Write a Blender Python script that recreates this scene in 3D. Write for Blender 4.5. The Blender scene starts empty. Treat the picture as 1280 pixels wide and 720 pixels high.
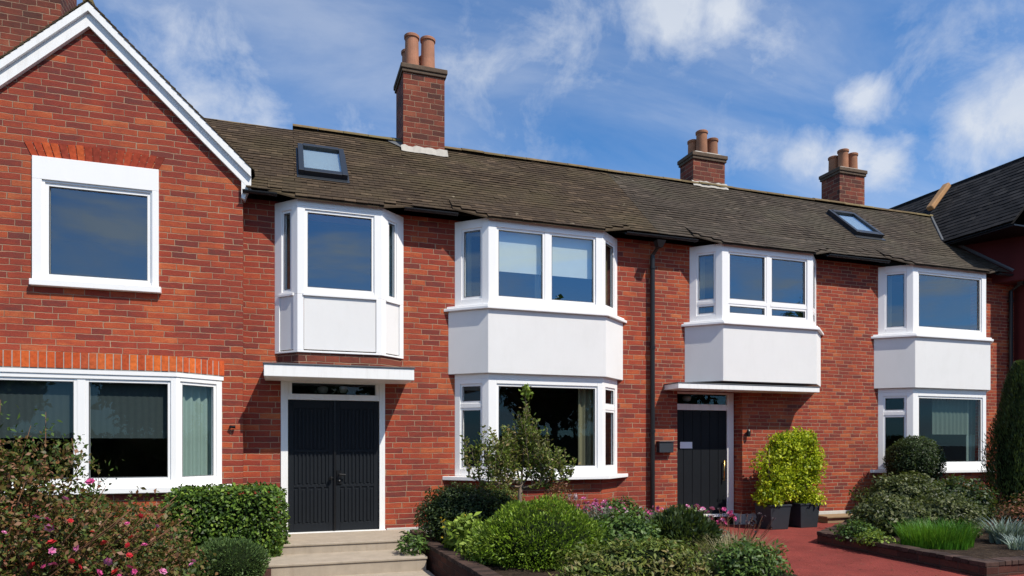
import bpy, math, random
import numpy as np
from mathutils import Vector, noise, Matrix
random.seed(7); rng = np.random.default_rng(7)
R = math.radians
scn = bpy.context.scene
col = scn.collection
THETA = math.atan(853/2540)
CAM = Vector((0, -11.19, 1.34))

# ------------------------------------------------------------------ materials
def new_mat(name):
    m = bpy.data.materials.new(name); m.use_nodes = True
    nt = m.node_tree; nt.nodes.clear()
    out = nt.nodes.new('ShaderNodeOutputMaterial')
    return m, nt, out
def N(nt, typ, **kw):
    n = nt.nodes.new(typ)
    for k, v in kw.items():
        if k.startswith('i_'):
            key = k[2:]
            key = int(key) if key.isdigit() else key.replace('_', ' ')
            n.inputs[key].default_value = v
        else: setattr(n, k, v)
    return n
def L(nt, a, b): nt.links.new(a, b)
def ramp(nt, fac, stops, interp='LINEAR'):
    r = nt.nodes.new('ShaderNodeValToRGB'); r.color_ramp.interpolation = interp
    e = r.color_ramp.elements
    while len(e) > 1: e.remove(e[-1])
    e[0].position = stops[0][0]; e[0].color = (*stops[0][1], 1)
    for p, c in stops[1:]:
        q = e.new(p); q.color = (*c, 1)
    L(nt, fac, r.inputs[0]); return r.outputs[0]
def mix(nt, fac, a, b, mode='MIX'):
    m = nt.nodes.new('ShaderNodeMix'); m.data_type = 'RGBA'; m.blend_type = mode
    for s, v in ((m.inputs[0], fac), (m.inputs[6], a), (m.inputs[7], b)):
        if isinstance(v, bpy.types.NodeSocket): L(nt, v, s)
        elif isinstance(v, (int, float)): s.default_value = v
        else: s.default_value = (*v, 1)
    return m.outputs[2]
def math_(nt, op, a, b=None):
    m = nt.nodes.new('ShaderNodeMath'); m.operation = op
    for s, v in zip(m.inputs, (a, b)):
        if v is None: continue
        if isinstance(v, bpy.types.NodeSocket): L(nt, v, s)
        else: s.default_value = v
    return m.outputs[0]
def noise_(nt, vec, scale, detail=3, rough=.55, dist=0):
    n = nt.nodes.new('ShaderNodeTexNoise'); n.inputs['Scale'].default_value = scale
    n.inputs['Detail'].default_value = detail; n.inputs['Roughness'].default_value = rough
    n.inputs['Distortion'].default_value = dist
    if vec is not None: L(nt, vec, n.inputs['Vector'])
    return n
def principled(nt, out, colr, rough=.7, spec=.3, bump=None, bstr=.3, bdist=.01, metal=0):
    p = nt.nodes.new('ShaderNodeBsdfPrincipled')
    if isinstance(colr, bpy.types.NodeSocket): L(nt, colr, p.inputs['Base Color'])
    else: p.inputs['Base Color'].default_value = (*colr, 1)
    if isinstance(rough, bpy.types.NodeSocket): L(nt, rough, p.inputs['Roughness'])
    else: p.inputs['Roughness'].default_value = rough
    p.inputs['Specular IOR Level'].default_value = spec
    p.inputs['Metallic'].default_value = metal
    if bump is not None:
        b = nt.nodes.new('ShaderNodeBump'); b.inputs['Strength'].default_value = bstr
        b.inputs['Distance'].default_value = bdist
        L(nt, bump, b.inputs['Height']); L(nt, b.outputs[0], p.inputs['Normal'])
    L(nt, p.outputs[0], out.inputs[0]); return p

def brick_mat(name, palette, mortar=(.42, .29, .19), bw=.315, rh=.0895, rowshift=0.0, dirt=.3, soot=0):
    m, nt, out = new_mat(name)
    tc = N(nt, 'ShaderNodeTexCoord'); sp = N(nt, 'ShaderNodeSeparateXYZ'); L(nt, tc.outputs['Object'], sp.inputs[0])
    u = math_(nt, 'SUBTRACT', sp.outputs[0], sp.outputs[1])
    cb = N(nt, 'ShaderNodeCombineXYZ'); L(nt, u, cb.inputs[0])
    z = math_(nt, 'ADD', sp.outputs[2], 10 + rowshift); L(nt, z, cb.inputs[1])
    # every course starts at its own offset and brick lengths drift
    row = math_(nt, 'FLOOR', math_(nt, 'DIVIDE', z, rh))
    wn = N(nt, 'ShaderNodeTexWhiteNoise', noise_dimensions='1D'); L(nt, row, wn.inputs['W'])
    ld = N(nt, 'ShaderNodeTexNoise', noise_dimensions='2D'); ld.inputs['Scale'].default_value = 1; ld.inputs['Detail'].default_value = 1
    c2d = N(nt, 'ShaderNodeCombineXYZ'); L(nt, math_(nt, 'MULTIPLY', u, 1.9), c2d.inputs[0]); L(nt, math_(nt, 'MULTIPLY', row, 7.31), c2d.inputs[1]); L(nt, c2d.outputs[0], ld.inputs['Vector'])
    us = math_(nt, 'ADD', u, math_(nt, 'MULTIPLY', wn.outputs['Value'], .09))
    us = math_(nt, 'ADD', us, math_(nt, 'MULTIPLY', math_(nt, 'SUBTRACT', ld.outputs[0], .5), .24))
    cbb = N(nt, 'ShaderNodeCombineXYZ'); L(nt, us, cbb.inputs[0])
    zw = noise_(nt, cb.outputs[0], 2.6, 2); L(nt, math_(nt, 'ADD', z, math_(nt, 'MULTIPLY', math_(nt, 'SUBTRACT', zw.outputs[0], .5), .022)), cbb.inputs[1])
    # uneven edges
    nz = noise_(nt, cb.outputs[0], 14, 2)
    nz2 = noise_(nt, cb.outputs[0], 1.3, 1)
    vm = N(nt, 'ShaderNodeVectorMath', operation='SUBTRACT'); L(nt, nz.outputs['Color'], vm.inputs[0]); vm.inputs[1].default_value = (.5, .5, .5)
    vs = N(nt, 'ShaderNodeVectorMath', operation='SCALE'); L(nt, vm.outputs[0], vs.inputs[0]); vs.inputs['Scale'].default_value = .016
    va = N(nt, 'ShaderNodeVectorMath', operation='ADD'); L(nt, cbb.outputs[0], va.inputs[0]); L(nt, vs.outputs[0], va.inputs[1])
    b = N(nt, 'ShaderNodeTexBrick'); L(nt, va.outputs[0], b.inputs['Vector'])
    b.inputs['Color1'].default_value = (0, 0, 0, 1); b.inputs['Color2'].default_value = (1, 1, 1, 1)
    b.inputs['Mortar'].default_value = (.5, .5, .5, 1)
    b.inputs['Scale'].default_value = 1; b.inputs['Mortar Size'].default_value = .0075
    b.inputs['Mortar Smooth'].default_value = .6; b.inputs['Bias'].default_value = 0
    b.inputs['Brick Width'].default_value = bw; b.inputs['Row Height'].default_value = rh
    b.offset = .5; b.offset_frequency = 2; b.squash = 1; b.squash_frequency = 2
    # tonal drift over the wall shifts the per-brick value
    n1 = noise_(nt, cb.outputs[0], .9, 4, .6)
    ms = N(nt, 'ShaderNodeMapping'); ms.inputs['Scale'].default_value = (5, 17, 1); L(nt, cb.outputs[0], ms.inputs[0])
    n2 = noise_(nt, ms.outputs[0], 1, 6, .68, .5)
    sepc = N(nt, 'ShaderNodeSeparateColor'); L(nt, b.outputs['Color'], sepc.inputs[0])
    v = math_(nt, 'ADD', math_(nt, 'ADD', math_(nt, 'MULTIPLY', sepc.outputs[0], .74), .13), math_(nt, 'MULTIPLY', math_(nt, 'SUBTRACT', n1.outputs[0], .5), .75))
    v = math_(nt, 'ADD', v, math_(nt, 'MULTIPLY', math_(nt, 'SUBTRACT', n2.outputs[0], .5), .85))
    c = ramp(nt, v, palette)
    n3 = noise_(nt, cb.outputs[0], 60, 4, .7)
    c = mix(nt, .55, c, ramp(nt, n3.outputs[0], [(.3, (.55, .5, .5)), (.7, (1.25, 1.25, 1.2))]), 'MULTIPLY')
    # mortar of varying visibility
    n4 = noise_(nt, cb.outputs[0], 2.2, 3)
    mc = mix(nt, n4.outputs[0], tuple(x*.6 for x in mortar), tuple(min(1, x*1.25) for x in mortar))
    c = mix(nt, math_(nt, 'MULTIPLY', b.outputs['Fac'], math_(nt, 'ADD', .45, math_(nt, 'MULTIPLY', n4.outputs[0], .8))), c, mc)
    # weathering streaks
    mp = N(nt, 'ShaderNodeMapping'); mp.inputs['Scale'].default_value = (2.2, .35, 1); L(nt, cb.outputs[0], mp.inputs[0])
    n5 = noise_(nt, mp.outputs[0], 1.2, 5, .65)
    f = ramp(nt, n5.outputs[0], [(.42, (0, 0, 0)), (.72, (1, 1, 1))])
    c = mix(nt, math_(nt, 'MULTIPLY', f, dirt), c, (.10, .045, .035))
    if soot: c = mix(nt, soot, c, (.05, .03, .022))
    h = math_(nt, 'SUBTRACT', math_(nt, 'MULTIPLY', n3.outputs[0], .35), b.outputs['Fac'])
    principled(nt, out, c, .88, .2, h, .75, .012)
    return m
PAL = [(.0, (.16, .045, .038)), (.15, (.20, .044, .034)), (.33, (.28, .049, .031)), (.58, (.35, .062, .033)), (.80, (.44, .092, .037)), (1.0, (.51, .15, .058))]
PAL_DK = [(.0, (.06, .03, .025)), (.35, (.15, .04, .028)), (.7, (.26, .062, .036)), (1, (.32, .11, .06))]
M = {}
M['brick'] = brick_mat('red_brick', PAL)
M['brick_far'] = brick_mat('red_brick_far', [(p, tuple(x*.97 for x in c)) for p, c in PAL], rowshift=.04, bw=.25, rh=.072)
M['brick_dark'] = brick_mat('chimney_brick', PAL_DK, dirt=.5, soot=.05, bw=.27, rh=.10)
M['brick_bed'] = brick_mat('bed_brick', [(0, (.03, .016, .014)), (.5, (.075, .028, .02)), (1, (.12, .045, .03))], mortar=(.07, .05, .04), bw=.28, rh=.09)

def island_mat(name, stops, rough=.85, nscale=8, tint=None, tfac=.3, bump=True, spec=.25, spots=None, spotscale=3):
    m, nt, out = new_mat(name)
    g = N(nt, 'ShaderNodeNewGeometry'); tc = N(nt, 'ShaderNodeTexCoord')
    c = ramp(nt, g.outputs['Random Per Island'], stops)
    n = noise_(nt, tc.outputs['Object'], nscale, 5, .65)
    c = mix(nt, .7, c, ramp(nt, n.outputs[0], [(.3, (.6, .6, .6)), (.7, (1.3, 1.3, 1.3))]), 'MULTIPLY')
    if tint:
        n2 = noise_(nt, tc.outputs['Object'], .9, 5, .6)
        c = mix(nt, math_(nt, 'MULTIPLY', ramp(nt, n2.outputs[0], [(.45, (0, 0, 0)), (.65, (1, 1, 1))]), tfac), c, tint)
    if spots:
        n3 = noise_(nt, tc.outputs['Object'], spotscale, 6, .7)
        c = mix(nt, ramp(nt, n3.outputs[0], [(.66, (0, 0, 0)), (.72, (1, 1, 1))]), c, spots)
    principled(nt, out, c, rough, spec, n.outputs[0] if bump else None, .5, .006)
    return m
M['tile'] = island_mat('mossy_clay_tile', [(0, (.047, .030, .017)), (.4, (.054, .035, .020)), (.85, (.064, .042, .023)), (1, (.105, .070, .042))], tint=(.068, .052, .022), tfac=.55, spots=(.22, .18, .12), spotscale=5)
M['tile_far'] = island_mat('grey_brown_tile', [(0, (.044, .032, .022)), (.4, (.051, .038, .026)), (.85, (.060, .044, .031)), (1, (.095, .072, .052))], tint=(.075, .065, .04), tfac=.5, spots=(.2, .17, .13), spotscale=5)
M['slate'] = island_mat('dark_slate', [(0, (.012, .012, .013)), (.6, (.02, .019, .02)), (1, (.034, .032, .032))], spec=.15)
M['ridge'] = island_mat('ridge_clay', [(0, (.11, .075, .035)), (.5, (.17, .115, .055)), (1, (.24, .17, .09))], tint=(.15, .13, .05), tfac=.6)
M['soldier'] = island_mat('orange_arch_brick', [(0, (.42, .07, .025)), (.35, (.56, .10, .028)), (.8, (.70, .16, .036)), (1, (.38, .07, .035))], nscale=18, spec=.15)
M['soldier_dark'] = island_mat('red_arch_brick', [(0, (.2, .035, .022)), (.4, (.32, .05, .024)), (.8, (.46, .075, .026)), (1, (.50, .10, .03))], nscale=18, spec=.15)
M['pot'] = island_mat('terracotta_pot', [(0, (.36, .15, .085)), (1, (.46, .21, .125))], nscale=4, tint=(.22, .12, .08), tfac=.5, spots=(.13, .085, .06), spotscale=2)
M['pot_far'] = island_mat('brown_terracotta_pot', [(0, (.28, .12, .065)), (1, (.42, .19, .10))], nscale=4, tint=(.12, .07, .05), tfac=.6)

STREAKS = {'white_painted_render': (2.4, 2.4, .9), 'white_window_frame': (5, 5, .8)}
def plain(name, c, rough=.6, var=.12, nscale=5, spec=.35, bstr=.1, streak=0, streakc=(.35, .33, .3), metal=0):
    m, nt, out = new_mat(name)
    tc = N(nt, 'ShaderNodeTexCoord'); n = noise_(nt, tc.outputs['Object'], nscale, 5, .6)
    cc = mix(nt, n.outputs[0], tuple(x*(1-var) for x in c), tuple(min(1, x*(1+var)) for x in c))
    if streak:
        mp = N(nt, 'ShaderNodeMapping'); mp.inputs['Scale'].default_value = STREAKS.get(name, (9, 9, .8)); L(nt, tc.outputs['Object'], mp.inputs[0])
        n2 = noise_(nt, mp.outputs[0], 1.6, 5, .65)
        cc = mix(nt, math_(nt, 'MULTIPLY', ramp(nt, n2.outputs[0], [(.5, (0, 0, 0)), (.78, (1, 1, 1))]), streak), cc, streakc)
    n3 = noise_(nt, tc.outputs['Object'], nscale*14, 3)
    principled(nt, out, cc, rough, spec, n3.outputs[0] if bstr else None, bstr, .004, metal)
    return m
M['upvc'] = plain('white_window_frame', (.88, .87, .85), .35, .02, 3, .45, .03, streak=.03)
M['render'] = plain('white_painted_render', (.76, .75, .73), .75, .045, 1.6, .2, .12, streak=.10, streakc=(.42, .40, .35))
M['white_paint'] = plain('white_gloss_paint', (.85, .84, .815), .45, .04, 5, .4, .06, streak=.2, streakc=(.3, .27, .22))
M['plinth'] = plain('plinth_paint', (.55, .54, .50), .8, .15, 6, .2, .2, streak=.4)
M['black'] = plain('black_plastic', (.012, .012, .013), .4, .2, 8, .4, .05)
M['capstone'] = plain('weathered_cap', (.12, .085, .06), .95, .5, 14, .15, .8)
M['lead'] = plain('lead_sheet', (.10, .105, .11), .6, .25, 5, .4, .1)
M['mortar'] = plain('cement_flaunching', (.42, .39, .34), .9, .25, 9, .2, .4)
M['door'] = plain('charcoal_door_paint', (.012, .0145, .018), .55, .15, 6, .15, .04)
M['door_dark'] = plain('black_door_paint', (.010, .012, .015), .55, .15, 6, .15, .04)
M['iron'] = plain('black_iron', (.02, .02, .021), .35, .3, 20, .5, .1, metal=.6)
M['brass'] = plain('brass', (.65, .42, .13), .3, .1, 20, .5, .05, metal=1)
M['stone'] = plain('step_stone', (.37, .31, .24), .85, .25, 5, .2, .3, streak=.3, streakc=(.2, .15, .11))
M['stone_edge'] = plain('step_nosing', (.25, .215, .18), .85, .3, 7, .2, .3)
M['tan_stone'] = plain('tan_stone', (.27, .19, .11), .85, .25, 7, .2, .3)
M['rock'] = plain('pale_rock', (.42, .38, .32), .9, .3, 8, .2, .5)
M['maroon'] = plain('maroon_cladding', (.085, .014, .014), .8, .3, 1.5, .2, .2)
M['timber'] = plain('orange_clay_coping', (.40, .22, .10), .8, .25, 6, .2, .3)
M['blind_dark'] = plain('charcoal_blind', (.048, .060, .060), .9, .08, 20, .1, .2)
M['blind_white'] = plain('white_blind', (.62, .66, .62), .8, .05, 6, .1, .1)
M['curtain'] = plain('pale_curtain', (.25, .32, .28), .9, .1, 4, .1, .2)
M['curtain_beige'] = plain('beige_curtain', (.20, .18, .11), .9, .1, 4, .1, .2)
M['net'] = plain('net_curtain', (.10, .13, .11), .9, .1, 4, .1, .2)
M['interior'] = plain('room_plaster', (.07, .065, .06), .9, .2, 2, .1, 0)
M['planter'] = plain('dark_grey_planter', (.028, .033, .040), .5, .2, 10, .4, .1)
M['paper'] = plain('white_paper', (.75, .80, .85), .7, .02, 5, .2, 0)
M['lamp_glass'] = plain('opal_glass', (.6, .62, .6), .2, .05, 5, .5, 0)
M['bark'] = plain('grey_bark', (.20, .15, .11), .9, .4, 25, .2, .8)
M['stemc'] = plain('green_stem', (.09, .10, .035), .8, .3, 20, .2, .3)
M['stem_red'] = plain('reddish_stem', (.16, .08, .045), .8, .3, 20, .2, .3)
M['skyframe'] = plain('skylight_frame', (.018, .022, .028), .4, .1, 9, .5, .05)
# soil
m, nt, out = new_mat('garden_soil'); tc = N(nt, 'ShaderNodeTexCoord')
n = noise_(nt, tc.outputs['Object'], 9, 8, .7); principled(nt, out, ramp(nt, n.outputs[0], [(.3, (.018, .012, .009)), (.6, (.055, .038, .026)), (.8, (.13, .10, .07))]), .95, .1, n.outputs[0], 1, .06); M['soil'] = m
# red path
m, nt, out = new_mat('red_tarmac'); tc = N(nt, 'ShaderNodeTexCoord')
n = noise_(nt, tc.outputs['Object'], 90, 4, .7); n2 = noise_(nt, tc.outputs['Object'], 1.4, 5, .6)
c = ramp(nt, n.outputs[0], [(.3, (.12, .022, .018)), (.55, (.215, .042, .033)), (.75, (.30, .085, .065))])
c = mix(nt, .5, c, ramp(nt, n2.outputs[0], [(.35, (.55, .55, .57)), (.5, (.95, .95, .95)), (.65, (1.3, 1.28, 1.25))]), 'MULTIPLY')
n3 = noise_(nt, tc.outputs['Object'], 7, 6, .75)
c = mix(nt, math_(nt, 'MULTIPLY', ramp(nt, n3.outputs[0], [(.52, (0, 0, 0)), (.7, (1, 1, 1))]), .45), c, (.09, .035, .03))
principled(nt, out, c, .95, .15, n.outputs[0], .7, .01); M['path'] = m
m, nt, out = new_mat('grey_asphalt'); tc = N(nt, 'ShaderNodeTexCoord')
n = noise_(nt, tc.outputs['Object'], 40, 5, .7); principled(nt, out, ramp(nt, n.outputs[0], [(.3, (.035, .035, .035)), (.7, (.07, .068, .065))]), .95, .15, n.outputs[0], .5, .01); M['asphalt'] = m

def glass_mat(name, refl, tint=(.85, .9, .9), rough=0.0, wav=.6):
    m, nt, out = new_mat(name)
    tr = N(nt, 'ShaderNodeBsdfTransparent'); tr.inputs[0].default_value = (*tint, 1)
    gl = N(nt, 'ShaderNodeBsdfGlossy'); gl.inputs['Roughness'].default_value = rough; gl.inputs[0].default_value = (.66, .84, 1, 1)
    tc = N(nt, 'ShaderNodeTexCoord'); n = noise_(nt, tc.outputs['Object'], wav, 1)
    b = N(nt, 'ShaderNodeBump'); b.inputs['Strength'].default_value = .12; b.inputs['Distance'].default_value = .02
    L(nt, n.outputs[0], b.inputs['Height']); L(nt, b.outputs[0], gl.inputs['Normal'])
    ge = N(nt, 'ShaderNodeNewGeometry'); dt = N(nt, 'ShaderNodeVectorMath', operation='DOT_PRODUCT')
    L(nt, ge.outputs['Normal'], dt.inputs[0]); L(nt, ge.outputs['Incoming'], dt.inputs[1])
    cz = math_(nt, 'SUBTRACT', 1.0, math_(nt, 'ABSOLUTE', dt.outputs['Value']))
    f = math_(nt, 'ADD', math_(nt, 'MULTIPLY', math_(nt, 'POWER', cz, 5), .8), refl)
    f = math_(nt, 'MINIMUM', f, 1.0)
    mx = N(nt, 'ShaderNodeMixShader'); L(nt, f, mx.inputs[0]); L(nt, tr.outputs[0], mx.inputs[1]); L(nt, gl.outputs[0], mx.inputs[2])
    L(nt, mx.outputs[0], out.inputs[0]); return m
M['glass_up'] = glass_mat('reflective_glass', .20)
M['glass_low'] = glass_mat('clear_glass', .035)
M['glass_sky'] = glass_mat('skylight_glass', .45)

def leaf_mat(name, stops, trans=.25, spec=.3, rough=.5, patch=None, patchf=.5, pscale=3.5):
    m, nt, out = new_mat(name)
    g = N(nt, 'ShaderNodeNewGeometry'); tc = N(nt, 'ShaderNodeTexCoord')
    n = noise_(nt, tc.outputs['Object'], pscale, 3, .6)
    v = math_(nt, 'ADD', g.outputs['Random Per Island'], math_(nt, 'MULTIPLY', math_(nt, 'SUBTRACT', n.outputs[0], .5), .9))
    c = ramp(nt, v, stops)
    if patch:
        n2 = noise_(nt, tc.outputs['Object'], pscale*1.7, 3, .6)
        c = mix(nt, math_(nt, 'MULTIPLY', ramp(nt, n2.outputs[0], [(.5, (0, 0, 0)), (.62, (1, 1, 1))]), patchf), c, patch)
    p = N(nt, 'ShaderNodeBsdfPrincipled'); L(nt, c, p.inputs['Base Color']); p.inputs['Roughness'].default_value = rough
    p.inputs['Specular IOR Level'].default_value = spec
    t = N(nt, 'ShaderNodeBsdfTranslucent'); c2 = mix(nt, .5, c, (.25, .35, .03), 'MIX'); L(nt, mix(nt, .6, c, c2), t.inputs[0])
    mx = N(nt, 'ShaderNodeMixShader'); mx.inputs[0].default_value = trans
    L(nt, p.outputs[0], mx.inputs[1]); L(nt, t.outputs[0], mx.inputs[2]); L(nt, mx.outputs[0], out.inputs[0]); return m
LM = {}
LM['hedge'] = leaf_mat('box_hedge_leaf', [(0, (.022, .05, .008)), (.5, (.06, .12, .014)), (.85, (.13, .22, .024)), (1, (.22, .32, .045))])
LM['dark'] = leaf_mat('dark_shrub_leaf', [(0, (.01, .02, .007)), (.5, (.028, .05, .014)), (.9, (.055, .09, .024)), (1, (.14, .18, .08))])
LM['cypress'] = leaf_mat('conifer_leaf', [(0, (.012, .028, .010)), (.6, (.032, .062, .022)), (1, (.07, .12, .04))])
LM['round'] = leaf_mat('hebe_leaf', [(0, (.025, .045, .02)), (.5, (.055, .09, .035)), (1, (.12, .17, .075))])
LM['heather'] = leaf_mat('bright_heather_leaf', [(0, (.05, .10, .008)), (.5, (.135, .235, .014)), (.85, (.22, .35, .022)), (1, (.32, .43, .05))], patch=(.11, .12, .04), patchf=.3)
LM['yellow'] = leaf_mat('golden_leaf', [(0, (.14, .21, .008)), (.4, (.34, .42, .012)), (.8, (.52, .58, .02)), (1, (.70, .70, .05))], trans=.35)
LM['tree'] = leaf_mat('olive_tree_leaf', [(0, (.05, .085, .016)), (.45, (.12, .17, .03)), (.8, (.21, .26, .045)), (1, (.27, .20, .08))], patch=(.14, .085, .045), patchf=.45, pscale=2.2)
LM['rose'] = leaf_mat('rose_leaf', [(0, (.03, .045, .012)), (.3, (.065, .10, .02)), (.6, (.12, .155, .03)), (.82, (.20, .09, .035)), (1, (.30, .16, .10))], patch=(.20, .05, .03), patchf=.5, pscale=4)
LM['redleaf'] = leaf_mat('russet_leaf', [(0, (.07, .06, .02)), (.5, (.17, .07, .035)), (1, (.30, .10, .06))])
LM['mid'] = leaf_mat('mid_green_leaf', [(0, (.025, .05, .012)), (.5, (.06, .12, .022)), (1, (.14, .23, .045))])
LM['lime'] = leaf_mat('lime_leaf', [(0, (.08, .13, .015)), (.5, (.16, .24, .025)), (1, (.30, .40, .06))])
LM['grey'] = leaf_mat('grey_green_leaf', [(0, (.06, .065, .05)), (.5, (.11, .125, .09)), (1, (.20, .21, .165))])
LM['olive'] = leaf_mat('olive_leaf', [(0, (.025, .035, .012)), (.5, (.065, .08, .025)), (.85, (.11, .13, .04)), (1, (.20, .20, .09))])
LM['hebe'] = leaf_mat('green_dome_leaf', [(0, (.03, .06, .02)), (.5, (.07, .125, .035)), (1, (.15, .23, .07))])
LM['silver'] = leaf_mat('silver_blade', [(0, (.12, .16, .14)), (.6, (.22, .29, .25)), (1, (.36, .43, .38))])
LM['grass'] = leaf_mat('vivid_grass_blade', [(0, (.03, .10, .008)), (.5, (.06, .20, .012)), (1, (.12, .32, .025))], trans=.35)
LM['straw'] = leaf_mat('straw_blade', [(0, (.12, .12, .045)), (.5, (.24, .22, .10)), (1, (.42, .36, .22))])
LM['pink'] = leaf_mat('pink_petal', [(0, (.50, .07, .22)), (.5, (.62, .15, .36)), (1, (.75, .36, .52))], trans=.2)
LM['red'] = leaf_mat('red_petal', [(0, (.42, .012, .02)), (1, (.62, .03, .045))], trans=.2)
LM['magenta'] = leaf_mat('magenta_petal', [(0, (.42, .03, .14)), (1, (.66, .10, .30))], trans=.2)
LM['whitepink'] = leaf_mat('pale_petal', [(0, (.62, .42, .48)), (1, (.78, .68, .68))], trans=.2)
LM['yellowp'] = leaf_mat('yellow_petal', [(0, (.62, .40, .02)), (1, (.75, .55, .05))], trans=.2)
LM['seed'] = leaf_mat('dark_seed_head', [(0, (.02, .012, .016)), (1, (.06, .035, .045))], trans=0)
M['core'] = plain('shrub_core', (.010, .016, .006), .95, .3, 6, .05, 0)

# ------------------------------------------------------------------ objects
def tag(o, label=None, cat=None, group=None, kind=None):
    if label: o['label'] = label
    if cat: o['category'] = cat
    if group: o['group'] = group
    if kind: o['kind'] = kind
    return o
def empty(name, loc, label=None, cat=None, group=None):
    o = bpy.data.objects.new(name, None); col.objects.link(o); o.location = loc
    o.empty_display_size = .2
    return tag(o, label, cat, group)
def wloc(o):
    v = Vector(o.location)
    while o.parent: o = o.parent; v = v + Vector(o.location)
    return v
class MB:
    def __init__(s): s.v = []; s.f = []; s.m = []
    def add(s, vs, fs, mi=0):
        b = len(s.v); s.v += [tuple(v) for v in vs]; s.f += [tuple(i+b for i in f) for f in fs]; s.m += [mi]*len(fs)
    def hexa(s, p, mi=0):  # p: 4 bottom + 4 top
        s.add(p, [(3, 2, 1, 0), (4, 5, 6, 7), (0, 1, 5, 4), (1, 2, 6, 5), (2, 3, 7, 6), (3, 0, 4, 7)], mi)
    def box(s, x0, x1, y0, y1, z0, z1, mi=0):
        s.hexa([(x0, y0, z0), (x1, y0, z0), (x1, y1, z0), (x0, y1, z0), (x0, y0, z1), (x1, y0, z1), (x1, y1, z1), (x0, y1, z1)], mi)
    def fbox(s, F, s0, s1, n0, n1, z0, z1, mi=0):  # in a face frame; n0<n1 outward
        P = F.p
        s.hexa([P(s0, n1, z0), P(s1, n1, z0), P(s1, n0, z0), P(s0, n0, z0), P(s0, n1, z1), P(s1, n1, z1), P(s1, n0, z1), P(s0, n0, z1)], mi)
    def prism(s, pts, z0, z1, mi=0):
        n = len(pts)
        s.add([(x, y, z0) for x, y in pts]+[(x, y, z1) for x, y in pts],
              [tuple(range(n-1, -1, -1)), tuple(range(n, 2*n))]+[(i, (i+1) % n, n+(i+1) % n, n+i) for i in range(n)], mi)
    def tube(s, path, rad, seg=8, mi=0, caps=True):
        path = [Vector(p) for p in path]; n = len(path)
        if not hasattr(rad, '__len__'): rad = [rad]*n
        vs = []
        for i, p in enumerate(path):
            d = (path[min(i+1, n-1)]-path[max(i-1, 0)]).normalized()
            a = d.cross(Vector((0, 0, 1)) if abs(d.z) < .9 else Vector((1, 0, 0))).normalized(); b = d.cross(a)
            for k in range(seg):
                t = 2*math.pi*k/seg; vs.append(p+(a*math.cos(t)+b*math.sin(t))*rad[i])
        fs = [(i*seg+k, i*seg+(k+1) % seg, (i+1)*seg+(k+1) % seg, (i+1)*seg+k) for i in range(n-1) for k in range(seg)]
        if caps: fs += [tuple(range(seg-1, -1, -1)), tuple(range((n-1)*seg, n*seg))]
        s.add(vs, fs, mi)
    def lathe(s, c, prof, seg=20, mi=0):
        vs = [(c[0]+r*math.cos(2*math.pi*k/seg), c[1]+r*math.sin(2*math.pi*k/seg), c[2]+z) for r, z in prof for k in range(seg)]
        n = len(prof)
        fs = [(i*seg+k, i*seg+(k+1) % seg, (i+1)*seg+(k+1) % seg, (i+1)*seg+k) for i in range(n-1) for k in range(seg)]
        s.add(vs, fs+[tuple(range(seg-1, -1, -1)), tuple(range((n-1)*seg, n*seg))], mi)
    def build(s, name, mats, parent=None, bevel=0, smooth=False, world=True):
        me = bpy.data.meshes.new(name); me.from_pydata(s.v, [], s.f)
        if not isinstance(mats, (list, tuple)): mats = [mats]
        for x in mats: me.materials.append(x)
        if len(mats) > 1: me.polygons.foreach_set('material_index', s.m)
        if smooth: me.polygons.foreach_set('use_smooth', [True]*len(me.polygons))
        me.validate(); me.update()
        o = bpy.data.objects.new(name, me); col.objects.link(o)
        if parent:
            o.parent = parent
            if world: o.location = -wloc(parent)
        if bevel:
            b = o.modifiers.new('bevel', 'BEVEL'); b.width = bevel; b.segments = 2; b.limit_method = 'ANGLE'; b.angle_limit = R(40)
        return o
class Face:
    def __init__(s, A, B):
        s.A = Vector((A[0], A[1])); d = Vector((B[0], B[1]))-s.A; s.L = d.length; s.t = d.normalized(); s.n = Vector((s.t.y, -s.t.x))
    def p(s, a, n, z): q = s.A+s.t*a+s.n*n; return (q.x, q.y, z)

def wall_grid(mb, X0, X1, Z0, Z1, Y, th, holes, mi=0):
    xs = sorted({X0, X1, *[h[0] for h in holes], *[h[1] for h in holes]}); zs = sorted({Z0, Z1, *[h[2] for h in holes], *[h[3] for h in holes]})
    xs = [x for x in xs if X0 <= x <= X1]; zs = [z for z in zs if Z0 <= z <= Z1]
    nx, nz = len(xs)-1, len(zs)-1
    def solid(i, j):
        if i < 0 or j < 0 or i >= nx or j >= nz: return False
        cx = (xs[i]+xs[i+1])/2; cz = (zs[j]+zs[j+1])/2
        return not any(h[0] < cx < h[1] and h[2] < cz < h[3] for h in holes)
    for i in range(nx):
        for j in range(nz):
            if not solid(i, j): continue
            a, b, c, d = xs[i], xs[i+1], zs[j], zs[j+1]
            mb.add([(a, Y, c), (b, Y, c), (b, Y, d), (a, Y, d)], [(0, 1, 2, 3)], mi)
            mb.add([(a, Y+th, c), (b, Y+th, c), (b, Y+th, d), (a, Y+th, d)], [(3, 2, 1, 0)], mi)
            if not solid(i-1, j): mb.add([(a, Y, c), (a, Y+th, c), (a, Y+th, d), (a, Y, d)], [(3, 2, 1, 0)], mi)
            if not solid(i+1, j): mb.add([(b, Y, c), (b, Y+th, c), (b, Y+th, d), (b, Y, d)], [(0, 1, 2, 3)], mi)
            if not solid(i, j-1): mb.add([(a, Y, c), (b, Y, c), (b, Y+th, c), (a, Y+th, c)], [(3, 2, 1, 0)], mi)
            if not solid(i, j+1): mb.add([(a, Y, d), (b, Y, d), (b, Y+th, d), (a, Y+th, d)], [(0, 1, 2, 3)], mi)

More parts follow.
